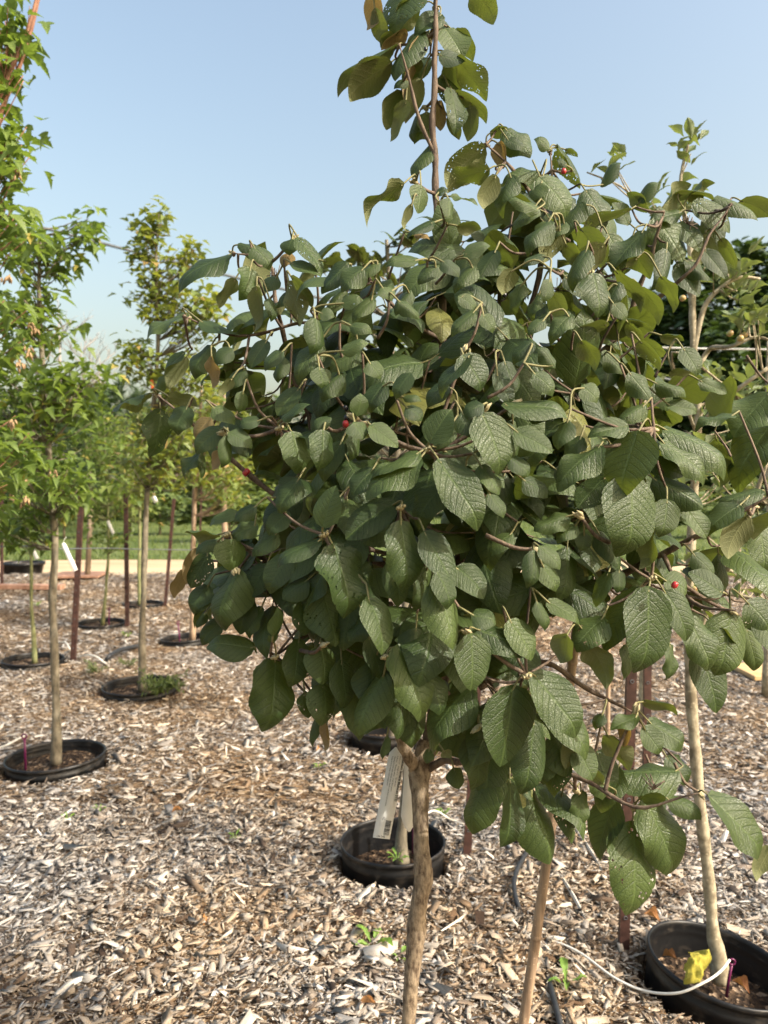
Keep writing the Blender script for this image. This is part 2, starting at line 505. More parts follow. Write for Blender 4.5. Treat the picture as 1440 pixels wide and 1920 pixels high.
def grid_mesh(name, x0, x1, y0, y1, nx, ny, zf, mat):
    if nx is None: xs, ys = x0, y0; nx, ny = len(xs) - 1, len(ys) - 1
    else: xs = np.linspace(x0, x1, nx + 1); ys = np.linspace(y0, y1, ny + 1)
    X, Y = np.meshgrid(xs, ys)
    Z = zf(X, Y)
    vs = np.stack([X.ravel(), Y.ravel(), Z.ravel()], 1)
    fs = [(j * (nx + 1) + i, j * (nx + 1) + i + 1, (j + 1) * (nx + 1) + i + 1, (j + 1) * (nx + 1) + i) for j in range(ny) for i in range(nx)]
    me = bpy.data.meshes.new(name)
    me.from_pydata(vs.tolist(), [], fs)
    return link_mesh(name, me, mat)

tag(grid_mesh('ground', -900, 900, -300, 1500, 60, 60, lambda x, y: 0 * x - 0.10, M['lawn']), kind='structure')
tag(grid_mesh('dirt_road', -80, 80, BED_FAR - 0.5, ROAD_FAR, 160, 6, lambda x, y: -0.06 + 0.012 * np.sin(x * 0.9) + 0.015 * np.sin(y * 2.2 + 1), M['road']), kind='structure')
BX = np.concatenate([np.arange(-26, -3.6, 0.5), np.arange(-3.6, 2.2, 0.044), np.arange(2.2, 26.1, 0.5)])
BY = np.concatenate([np.arange(-3, 1.6, 0.3), np.arange(1.6, 8.6, 0.044), np.linspace(8.6, BED_FAR, 50)])
bed = tag(grid_mesh('mulch_bed', BX, None, BY, None, None, None, lambda x, y: bed_z(x, y) - 0.05 * np.clip((y - BED_FAR + 0.3) / 0.3, 0, 1), M['mulch']), kind='structure')

def build_chips():
    """weathered wood chips, each a small split of wood; nobody could count them"""
    V, L, S, T, GR = [], [], [], [], []
    nv = nl = 0
    boxf = np.array([[4, 5, 6, 7], [0, 1, 5, 4], [1, 2, 6, 5], [2, 3, 7, 6], [3, 0, 4, 7]])
    def batch(n, y0, y1, lmin, lmax, box, mx=1.0, ta=1.2, tb=1.3, lift=1.0):
        nonlocal nv, nl
        # area-uniform in the widening view wedge, plus a margin at the sides
        y = np.sqrt(NPR.uniform(y0 ** 2, y1 ** 2, n))
        x = NPR.uniform(-1, 1, n) * (0.56 * y + mx)
        keep = np.ones(n, bool)
        for (px, py, r, h, t) in POTS.values():
            keep &= (x - px) ** 2 + (y - py) ** 2 > (r * 1.01 + 0.016) ** 2
        x, y = x[keep], y[keep]; n = len(x)
        ln = lmin * (lmax / lmin) ** (NPR.rand(n) ** 2.2)
        wd = ln * NPR.uniform(0.08, 0.52, n) ** 1.2; wd = np.minimum(wd, 0.018 + 0.2 * lmin)
        th = np.clip(wd * NPR.uniform(0.12, 0.35, n), 0.0010, 0.005)
        yaw = NPR.uniform(0, 2 * np.pi, n)
        pit = NPR.normal(0, 0.22, n); rol = NPR.normal(0, 0.36, n)
        z = bed_z(x, y) + lift * np.abs(NPR.normal(0.003, 0.006, n)) + np.abs(np.sin(pit)) * ln * 0.25
        if box:
            loc = np.array([[-1, -1, -1], [1, -1, -1], [1, 1, -1], [-1, 1, -1], [-1, -1, 1], [1, -1, 1], [1, 1, 1], [-1, 1, 1]], float)
            nvp = 8
        else:
            loc = np.array([[-1, -0.7, -1], [0.8, -1, -1], [1, 0.6, -1], [-0.7, 1, -1], [-0.85, 0.6, 1], [0.9, 0.35, 1]], float)
            nvp = 6
        q = np.repeat(loc[None], n, 0) + NPR.normal(0, 0.30, (n, nvp, 3)) * np.array([1.0, 1.15, 0.5])
        q[:, :, 0] *= ln[:, None] / 2; q[:, :, 1] *= wd[:, None] / 2; q[:, :, 2] *= th[:, None] / 2
        bend = NPR.normal(0, 0.12, n)                                           # a slight curl along the grain
        q[:, :, 2] -= bend[:, None] * (q[:, :, 0] ** 2) / (ln[:, None] / 2)
        gr = q.copy(); gr[:, :, 1] += NPR.rand(n)[:, None] * 9; gr[:, :, 0] += NPR.rand(n)[:, None] * 9; gr[:, :, 2] = 0
        GR.append(gr.reshape(-1, 3))
        cy, sy, cp, sp, cr, sr = np.cos(yaw), np.sin(yaw), np.cos(pit), np.sin(pit), np.cos(rol), np.sin(rol)
        X, Y, Z = q[:, :, 0], q[:, :, 1], q[:, :, 2]
        Y, Z = Y * cr[:, None] - Z * sr[:, None], Y * sr[:, None] + Z * cr[:, None]
        X, Z = X * cp[:, None] + Z * sp[:, None], -X * sp[:, None] + Z * cp[:, None]
        X, Y = X * cy[:, None] - Y * sy[:, None], X * sy[:, None] + Y * cy[:, None]
        pts = np.stack([X + x[:, None], Y + y[:, None], Z + z[:, None]], 2).reshape(-1, 3)
        V.append(pts)
        t = np.clip(NPR.beta(ta, tb, n), 0, 1)
        T.append(np.repeat(t, nvp))
        off = (np.arange(n) * nvp + nv)[:, None]
        if box:
            lp = (boxf.ravel()[None, :] + off).ravel()
            st = np.arange(n * 5) * 4 + nl
        else:
            pat = np.array([0, 1, 5, 4, 1, 2, 5, 2, 3, 4, 5, 3, 0, 4])
            lp = (pat[None, :] + off).ravel()
            st = (np.arange(n)[:, None] * 14 + np.array([0, 4, 7, 11])[None, :]).ravel() + nl
        L.append(lp); S.append(st)
        nv += len(pts); nl += len(lp)
    batch(54000, 1.55, 3.4, 0.008, 0.052, True, 0.5)
    batch(43000, 1.55, 3.4, 0.006, 0.045, False, 0.5)
    batch(34000, 1.55, 3.6, 0.003, 0.008, False, 0.5, 0.8, 2.2, 0.8)
    batch(1500, 1.55, 4.5, 0.040, 0.10, True, 0.6, 1.6, 1.0)
    batch(82000, 3.4, 6.6, 0.010, 0.07, False, 0.8)
    batch(62000, 6.6, BED_FAR - 0.1, 0.024, 0.11, False, 1.0)
    V_, L_, S_, T_ = np.concatenate(V), np.concatenate(L), np.concatenate(S), np.concatenate(T)
    me = bpy.data.meshes.new('wood_chips')
    me.vertices.add(len(V_)); me.vertices.foreach_set('co', V_.astype(np.float32).ravel())
    me.loops.add(len(L_)); me.loops.foreach_set('vertex_index', L_.astype(np.int32))
    me.polygons.add(len(S_)); me.polygons.foreach_set('loop_start', S_.astype(np.int32))
    me.update(calc_edges=True)
    a = me.attributes.new('tint', 'FLOAT', 'POINT'); a.data.foreach_set('value', T_.astype(np.float32))
    gv = me.attributes.new('grain', 'FLOAT_VECTOR', 'POINT'); gv.data.foreach_set('vector', np.concatenate(GR).astype(np.float32).ravel())
    o = link_mesh('wood_chips', me, M['chips'], smooth=False)
    tag(o, 'weathered grey and tan wood chip mulch covering the nursery bed', 'wood chips', kind='stuff')
build_chips()

# lawn grass beyond the road: short blades, thinning with distance
def build_grass():
    n = 16000
    y = ROAD_FAR + (NPR.rand(n) ** 2.2) * 45 + 0.05
    x = NPR.uniform(-1, 1, n) * (0.56 * y + 2)
    h = NPR.uniform(0.06, 0.16, n) * (1 + (y - ROAD_FAR) * 0.02); w = 0.012 * (1 + (y - ROAD_FAR) * 0.08)
    a = NPR.uniform(0, np.pi, n); lx = NPR.normal(0, 0.05, n); ly = NPR.normal(0, 0.05, n)
    v = np.zeros((n, 3, 3))
    v[:, 0] = np.stack([x - w * np.cos(a), y - w * np.sin(a), 0 * x - 0.11], 1)
    v[:, 1] = np.stack([x + w * np.cos(a), y + w * np.sin(a), 0 * x - 0.11], 1)
    v[:, 2] = np.stack([x + lx, y + ly, h - 0.10], 1)
    me = bpy.data.meshes.new('lawn_grass')
    me.from_pydata(v.reshape(-1, 3).tolist(), [], (np.arange(n * 3).reshape(-1, 3)).tolist())
    at = me.attributes.new('tint', 'FLOAT', 'POINT'); at.data.foreach_set('value', np.repeat(NPR.rand(n), 3).astype(np.float32))
    o = link_mesh('lawn_grass', me, M['grass'])
    tag(o, 'mown green lawn grass beyond the dirt road', 'grass', kind='stuff')
build_grass()

# ------------------------------------------------------------------ leaf shapes
def interp(t, tab):
    for (a, va), (b, vb) in zip(tab, tab[1:]):
        if t <= b:
            k = (t - a) / (b - a)
            return va + (vb - va) * k
    return tab[-1][1]
OVATE = [(0, 0.0), (0.012, 0.22), (0.04, 0.46), (0.1, 0.72), (0.2, 0.92), (0.33, 1.0), (0.47, 0.995), (0.62, 0.90), (0.76, 0.71), (0.87, 0.46), (0.94, 0.26), (0.98, 0.11), (1, 0.0)]
ELLIP = [(0, 0.0), (0.04, 0.2), (0.12, 0.5), (0.25, 0.82), (0.42, 1.0), (0.6, 0.95), (0.75, 0.7), (0.88, 0.38), (0.96, 0.13), (1, 0.0)]

class Leaf:
    """template: vertices with length 1 along +y, half width 0.5 along x, upper face towards +z"""
    def __init__(self, v, f, uv):
        self.v = np.array(v, float); self.f = f; self.uv = np.array(uv, float)
    def mesh(self, name, mat):
        me = bpy.data.meshes.new(name)
        me.from_pydata(self.v.tolist(), [], self.f)
        ul = me.uv_layers.new(name='UVMap')
        idx = np.empty(len(me.loops), np.int32); me.loops.foreach_get('vertex_index', idx)
        ul.data.foreach_set('uv', self.uv[idx].astype(np.float32).ravel())
        me.materials.append(mat)
        me.polygons.foreach_set("use_smooth", np.ones(len(me.polygons), dtype=bool))
        return me

def ovate_leaf(rng, nu, nv, tab, arch, dome, fold, wave, curl, serr=0.0, twist=0.0, quilt=0.0, skew=0.0):
    v, uv, f = [], [], []
    ph = rng.uniform(0, 6.28)
    wf = rng.uniform(5, 9)
    for j in range(nv + 1):
        t = j / nv
        t = t ** 0.9
        w = interp(t, tab)
        if serr and 0.05 < t < 0.97:
            w *= 1 + (serr if j % 2 else -serr)
        for i in range(-nu, nu + 1):
            u = i / nu
            x = 0.5 * u * w
            au = abs(u)
            y = t - (0.035 * au * au if t < 0.06 else 0.0)
            z = arch * 4 * t * (1 - t) * 0.5 * (1 + 0.5 * (t - 0.5))
            z += -dome * (x * 2) ** 2 * 0.5 + fold * abs(x) + wave * math.sin(wf * t + ph + (1.9 if u > 0 else 0)) * (x * 2) ** 2
            z += -curl * max(0, t - 0.72) ** 2 * 3
            z += twist * x * (t - 0.3)
            if quilt:
                s = (t - 0.31 * abs(x) * 2 * 0.62) * 9 + (0.17 if x > 0 else -0.17)
                z += quilt * math.cos(2 * math.pi * s) * min(1, abs(x) * 8) 
            xx = x + skew * t * (1 - t)
            v.append((xx, y, z)); uv.append((0.5 + x, t))
    r = 2 * nu + 1
    for j in range(nv):
        for i in range(2 * nu):
            f.append((j * r + i, j * r + i + 1, (j + 1) * r + i + 1, (j + 1) * r + i))
    return Leaf(v, f, uv)

def maple_leaf(rng, lob=0.5):
    # half outline of a three lobed, long tipped maple leaf, toothed
    half = [(0.0, 0.0), (0.14, 0.03), (0.24, 0.12), (0.30, 0.22), (0.40, 0.38), (0.31, 0.38), (0.26, 0.37), (0.20, 0.42), (0.17, 0.46), (0.22, 0.55), (0.16, 0.62), (0.15, 0.70), (0.09, 0.80), (0.05, 0.90), (0.0, 1.0)]
    mid = [(0.0, 0.0), (0.0, 0.06), (0.0, 0.16), (0.0, 0.24), (0.0, 0.32), (0.0, 0.37), (0.0, 0.4), (0.0, 0.44), (0.0, 0.5), (0.0, 0.56), (0.0, 0.63), (0.0, 0.71), (0.0, 0.81), (0.0, 0.9), (0.0, 1.0)]
    fold = rng.uniform(0.15, 0.6); droop = rng.uniform(0.1, 0.5)
    v, uv, f = [], [], []
    def zz(x, y): return fold * abs(x) - droop * y * y + rng.uniform(-0.01, 0.01) - 0.25 * droop * max(0, abs(x) - 0.3)
    n = len(mid)
    for (x, y) in mid: v.append((x, y, zz(x, y))); uv.append((0.5, y))
    for sgn in (1, -1):
        k = len(v)
        for (x, y) in half:
            xx = x * sgn * rng.uniform(0.9, 1.1); v.append((xx, y, zz(xx, y))); uv.append((0.5 + xx, y))
        for i in range(n - 1):
            q = (i, k + i, k + i + 1, i + 1) if sgn > 0 else (i, i + 1, k + i + 1, k + i)
            f.append(q)
    return Leaf(v, f, uv)

def frame(base, d, nrm, L, W, flip=1):
    y = d.normalized()
    z = nrm - nrm.dot(y) * y
    if z.length < 1e-5: z = y.orthogonal()
    z.normalize()
    x = y.cross(z) * flip
    m = Matrix.Identity(4)
    for i in range(3):
        m[i][0] = x[i] * W; m[i][1] = y[i] * L; m[i][2] = z[i] * L; m[i][3] = base[i]
    return m

lr = random.Random(3)
VIB_HI = [ovate_leaf(lr, 5, 34, OVATE, lr.uniform(0.02, 0.22), lr.uniform(0.0, 0.42), lr.uniform(-0.12, 0.2), lr.uniform(0, 0.14), lr.uniform(0, 0.9), 0.011, lr.uniform(-0.3, 0.3), 0.0, lr.uniform(-0.14, 0.14)) for _ in range(28)]
VIB_LO = [ovate_leaf(lr, 2, 9, OVATE, lr.uniform(0.05, 0.35), lr.uniform(0.1, 0.5), lr.uniform(-0.1, 0.2), 0.06, lr.uniform(0, 0.9), 0, lr.uniform(-0.2, 0.2)) for _ in range(8)]
CRAB_LO = [ovate_leaf(lr, 2, 8, ELLIP, lr.uniform(-0.1, 0.25), lr.uniform(-0.3, 0.3), lr.uniform(0.0, 0.5), 0.1, lr.uniform(-0.4, 0.6), 0.03, lr.uniform(-0.3, 0.3)) for _ in range(8)]
MAPLE = [maple_leaf(lr) for _ in range(6)]
def maple_leaf_small(rng):
    fold, dr = rng.uniform(0.15, 0.6), rng.uniform(0.1, 0.5)
    out = [(0.0, 0.0), (0.22, 0.1), (0.40, 0.38), (0.18, 0.44), (0.2, 0.58), (0.0, 1.0), (-0.2, 0.58), (-0.18, 0.44), (-0.40, 0.38), (-0.22, 0.1)]
    v = [(x * rng.uniform(0.9, 1.1), y, fold * abs(x) - dr * y * y) for x, y in out] + [(0, 0.42, -dr * 0.17)]
    return Leaf(v, [(i, (i + 1) % 10, 10) for i in range(10)], [(0.5 + p[0], p[1]) for p in v])
MAPLE_LO = [maple_leaf_small(lr) for _ in range(6)]
def tiny_leaf(rng):
    f, a = rng.uniform(0.05, 0.3), rng.uniform(0, 0.2)
    return Leaf([(0, 0, 0), (0.42, 0.42, f * 0.5), (0, 1, 0), (-0.42, 0.45, f * 0.5), (0, 0.45, a)], [(0, 1, 4), (1, 2, 4), (2, 3, 4), (3, 0, 4)], [(0.5, 0), (0.92, 0.42), (0.5, 1), (0.08, 0.45), (0.5, 0.45)])
TINY = [tiny_leaf(lr) for _ in range(6)]

_lm = {}
def leaf_mesh(kind, templates, k, mat):
    key = (kind, k, mat.name)
    if key not in _lm:
        _lm[key] = templates[k].mesh(kind, mat)
    return _lm[key]

class Foliage:
    """many leaves; the ones that show largest become leaf objects, the rest one joined mesh"""
    def __init__(self, templates, mat, kind='leaf'):
        self.t = templates; self.mat = mat; self.kind = kind; self.items = []
    def add(self, m, k=None, weight=None, mat=None):
        if k is None: k = RNG.randrange(len(self.t))
        self.items.append((m, k % len(self.t), weight, mat or self.mat))
    def build(self, parent, origin, n_single, lo=None, name='foliage'):
        its = self.items
        def w(it):
            if it[2] is not None: return it[2]
            p = it[0].translation
            dd = depth_of(p)
            c = it[0].col[1].to_3d().length
            q = p - CAM
            sx = 720 + FPX * q.x / dd; sy = 960 - FPX * q.dot(UPV) / dd
            inside = -20 < sx < 1460 and -20 < sy < 1940
            return (c / dd) * (1 if inside else 0.05)
        its = sorted(its, key=w, reverse=True)
        inv = Matrix.Translation(-Vector(origin))
        for (m, k, _, mt) in its[:n_single]:
            o = bpy.data.objects.new('leaf', leaf_mesh('leaf_' + self.kind, self.t, k, mt))
            COL.objects.link(o)
            o.parent = parent
            o.matrix_basis = inv @ m
        rest = its[n_single:]
        if rest:
            joined(rest, lo or self.t, inv, name, parent)

def joined(rest, tpl, inv, name, parent):
    V, Lp, St, U, T = [], [], [], [], []
    MI = []
    mats = []
    nv = nl = 0
    cache = {}
    for (m, k, _, mt) in rest:
        k = k % len(tpl)
        if k not in cache:
            fl = [len(q) for q in tpl[k].f]
            cache[k] = (np.array([i for q in tpl[k].f for i in q]), np.concatenate([[0], np.cumsum(fl)[:-1]]), sum(fl))
        li, ls, ln = cache[k]
        a = np.array(inv @ m)
        v = tpl[k].v @ a[:3, :3].T + a[:3, 3]
        V.append(v); Lp.append(li + nv); St.append(ls + nl); U.append(tpl[k].uv[li])
        T.append(np.full(len(v), NPR.rand()))
        if mt not in mats: mats.append(mt)
        MI.append(np.full(len(ls), mats.index(mt)))
        nv += len(v); nl += ln
    V, Lp, St, U, T, MI = [np.concatenate(q) for q in (V, Lp, St, U, T, MI)]
    me = bpy.data.meshes.new(name)
    me.vertices.add(len(V)); me.vertices.foreach_set('co', V.astype(np.float32).ravel())
    me.loops.add(len(Lp)); me.loops.foreach_set('vertex_index', Lp.astype(np.int32))
    me.polygons.add(len(St)); me.polygons.foreach_set('loop_start', St.astype(np.int32))
    me.update(calc_edges=True)
    me.uv_layers.new(name='UVMap').data.foreach_set('uv', U.astype(np.float32).ravel())
    me.attributes.new('tint', 'FLOAT', 'POINT').data.foreach_set('value', T.astype(np.float32))
    for mt in mats: me.materials.append(mt)
    me.polygons.foreach_set('material_index', MI.astype(np.int32))
    o = link_mesh(name, me, None, parent)
    o["kind"] = "stuff"
    return o

def rand_unit():
    while True:
        v = Vector((RNG.uniform(-1, 1), RNG.uniform(-1, 1), RNG.uniform(-1, 1)))
        if 0.05 < v.length < 1: return v

# ------------------------------------------------------------------ pots
def make_pot(key, label, soil=-0.01):
    x, y, r, h, tilt = POTS[key]
    root = empty('plant_pot', (x, y, 0), label, 'pot', 'black plastic pots sunk in the mulch')
    root.rotation_euler = (tilt[0], tilt[1], RNG.uniform(0, 6))
    if abs(tilt[0]) + abs(tilt[1]) > 0: root.rotation_euler[2] = 0
    a1, a2 = RNG.uniform(0, 6), RNG.uniform(0, 6)
    wob = lambda w: 1 + 0.012 * math.sin(2 * w + a1) + 0.006 * math.sin(3 * w + a2)
    s = 0.0
    wall = [(r * 0.93, -0.20), (r * 0.955, h - 0.055), (r * 0.975, h - 0.05), (r * 0.975, h - 0.035), (r * 0.96, h - 0.03), (r * 0.965, h - 0.012)]
    MB().lathe(wall, 48, wob=wob).build('wall', M['pot'], root)
    rim = [(r * 0.962, h - 0.016), (r * 0.995, h - 0.014), (r * 1.005, h - 0.006), (r * 0.998, h + 0.001), (r * 0.978, h + 0.003), (r * 0.955, h - 0.002), (r * 0.948, h - 0.012), (r * 0.952, h - 0.02), (r * 0.945, h - 0.026), (r * 0.94, h - 0.034), (r * 0.948, h - 0.04), (r * 0.935, h - 0.05), (r * 0.915, -0.06)]
    MB().lathe(rim, 48, wob=wob).build('rim', M['pot'], root)
    prof = [(0.001, 0.016)]
    mb = MB()
    n, m = 10, 30
    vs = [(0, 0, soil + 0.012)]; fs = []
    for i in range(1, n + 1):
        for k in range(m):
            w = 2 * math.pi * k / m; rr = r * 0.93 * i / n
            vs.append((rr * math.cos(w), rr * math.sin(w), soil + 0.009 * vnoise((rr * math.cos(w) * 30, rr * math.sin(w) * 30, 1)) + 0.012 * (1 - i / n)))
    for k in range(m): fs.append((0, 1 + k, 1 + (k + 1) % m))
    for i in range(n - 1):
        for k in range(m):
            a = 1 + i * m + k; b = 1 + i * m + (k + 1) % m
            fs.append((a, a + m, b + m, b))
    mb.add(vs, fs)
    mb.build('soil', M['soil'], root)
    return root

make_pot('mid', 'deep black pot holding the thin trunk directly behind the main shrub', -0.035)
make_pot('right', 'tilted black pot with purple drip stake, lowest at right edge', -0.045)
make_pot('a', 'shallow black pot under the closest grey maple trunk at left')
make_pot('c', 'black pot with feathery green weed growing over its rim')
make_pot('d', 'sunken black pot of the thin greenish sapling farthest left')
make_pot('e', 'sunken black pot with red drip stake between two brown posts')
make_pot('f', 'farthest flush black pot beside the farthest brown post')
make_pot('g', 'black pot of the tan trunk just left of the shrub leaves')
make_pot('behind', 'small dark pot with an orange dead leaf seen behind shrub stem')
make_pot('hid', 'half hidden black pot behind the lowest left shrub leaves')

# ------------------------------------------------------------------ the main shrub: a viburnum grown as a small standard tree
# branches: picture x, y, depth, radius in picture pixels
BR = {
 'leader': [(795,1440,1.30,16),(806,1380,1.32,14),(818,1290,1.34,13),(816,1180,1.34,12),(800,1060,1.33,11),(791,920,1.30,10),(806,780,1.28,9),(818,690,1.27,9),(829,590,1.26,8.5),(821,430,1.25,7),(813,300,1.25,6.5),(812,180,1.25,6),(816,60,1.25,5),(818,-60,1.25,3)],
 'b1': [(778,1445,1.30,13),(760,1405,1.27,12),(747,1360,1.25,8),(735,1290,1.20,6),(722,1230,1.12,4)],
 'b2': [(822,1290,1.34,13),(848,1120,1.35,13),(874,1000,1.38,12),(905,900,1.40,10),(950,760,1.38,8),(1010,520,1.32,7),(1040,400,1.28,5),(1030,288,1.27,3.5)],
 'b3': [(824,1300,1.34,14),(890,1080,1.34,14),(960,960,1.30,12),(1060,740,1.30,9),(1160,625,1.28,8),(1212,500,1.24,6),(1245,400,1.20,4)],
 'b4': [(830,1310,1.33,13),(920,1215,1.30,12),(1000,1165,1.28,11),(1100,1110,1.25,10),(1200,1058,1.18,9),(1300,1010,1.12,7),(1440,930,1.08,5)],
 'b5': [(800,1100,1.33,10),(700,1050,1.30,9),(610,985,1.25,8),(535,942,1.22,7),(440,866,1.20,6),(352,788,1.18,4.5),(296,742,1.20,3)],
 'b6': [(795,960,1.30,9),(690,950,1.27,8),(603,850,1.25,7),(577,770,1.25,6.5),(546,690,1.25,6),(522,585,1.25,5.5),(503,495,1.25,4.5),(436,474,1.25,3)],
 'b7': [(818,700,1.27,6),(735,672,1.20,5),(645,622,1.18,4.5),(560,605,1.18,4),(450,630,1.18,4),(345,594,1.18,3)],
 'b8': [(829,640,1.26,6),(780,610,1.20,5),(733,573,1.20,4.5),(690,522,1.22,4),(650,500,1.25,3)],
 'b9': [(828,560,1.26,5.5),(850,470,1.25,5),(848,430,1.25,3)],
 'b10': [(842,1340,1.30,9),(900,1350,1.20,7),(960,1310,1.08,5),(988,1268,1.00,4)],
 'b11': [(800,1440,1.30,11),(845,1428,1.25,8),(950,1430,1.14,7),(1080,1450,1.10,6),(1190,1510,1.04,4.5),(1310,1485,1.0,3)],
 'b12': [(900,1290,1.31,8),(1010,1240,1.32,7),(1100,1290,1.32,6),(1190,1335,1.3,4)],
 'b13': [(735,1130,1.30,7),(610,1170,1.20,6),(516,1232,1.10,4)],
 'b14': [(740,1040,1.26,6),(660,1020,1.10,5),(607,1003,0.99,4.5)],
 'b15': [(795,1000,1.28,6),(770,970,1.10,5),(752,952,0.97,4)],
 'b16': [(792,930,1.28,6),(840,880,1.10,5),(800,843,0.95,4.5)],
 'b17': [(1005,1160,1.28,8),(1000,1060,1.20,7),(960,965,1.15,5)],
 'b18': [(960,960,1.30,7),(1040,980,1.18,5),(1090,970,1.12,3.5)],
 'b19': [(1060,740,1.30,7),(1150,790,1.15,6),(1225,803,0.99,4)],
 'b20': [(1200,1060,1.18,7),(1222,1085,1.02,5)],
 'b21': [(1240,1040,1.15,6),(1300,1130,1.05,5),(1380,1145,0.98,4)],
 'b22': [(600,1100,1.25,7),(500,1050,1.18,6),(425,1003,1.10,4)],
 'b23': [(700,900,1.27,6),(790,835,1.15,5),(668,790,1.06,4)],
 'b24': [(600,860,1.25,5),(560,820,1.12,4),(524,803,1.08,3.5)],
 'b25': [(1040,420,1.28,5),(970,330,1.27,4.5),(912,272,1.26,3.5)],
 'b26': [(813,290,1.25,5),(780,200,1.24,4.5),(752,84,1.22,3)],
 'b27': [(950,760,1.38,7),(930,620,1.30,6),(960,400,1.28,4)],
 'b28': [(905,900,1.38,7),(1000,800,1.25,5),(1080,740,1.15,4)],
 'b29': [(1165,620,1.28,5),(1130,560,1.22,4),(1105,515,1.18,3)],
 'b30': [(1230,560,1.24,5),(1300,500,1.2,4),(1335,430,1.2,3),(1370,385,1.2,2.5)],
}
TRUNK = [(742,2497,1.28,20),(754,2200,1.28,16),(763,1960,1.28,13.5),(767,1900,1.28,13),(771,1840,1.28,14.5),(778,1775,1.28,16),(781,1742,1.28,19),(783,1715,1.28,16.5),(788,1680,1.28,15),(794,1652,1.28,18),(794,1632,1.28,18.5),(791,1600,1.28,15),(789,1550,1.285,14.5),(788,1490,1.29,16),(786,1455,1.30,21),(791,1425,1.30,18.5),(800,1390,1.31,14)]

def crown_depth(x, y):
    r2 = ((x - 870) / 570.0) ** 2 + ((y - 960) / 640.0) ** 2
    return 1.27 - 0.36 * math.sqrt(max(0.0, 1 - r2))

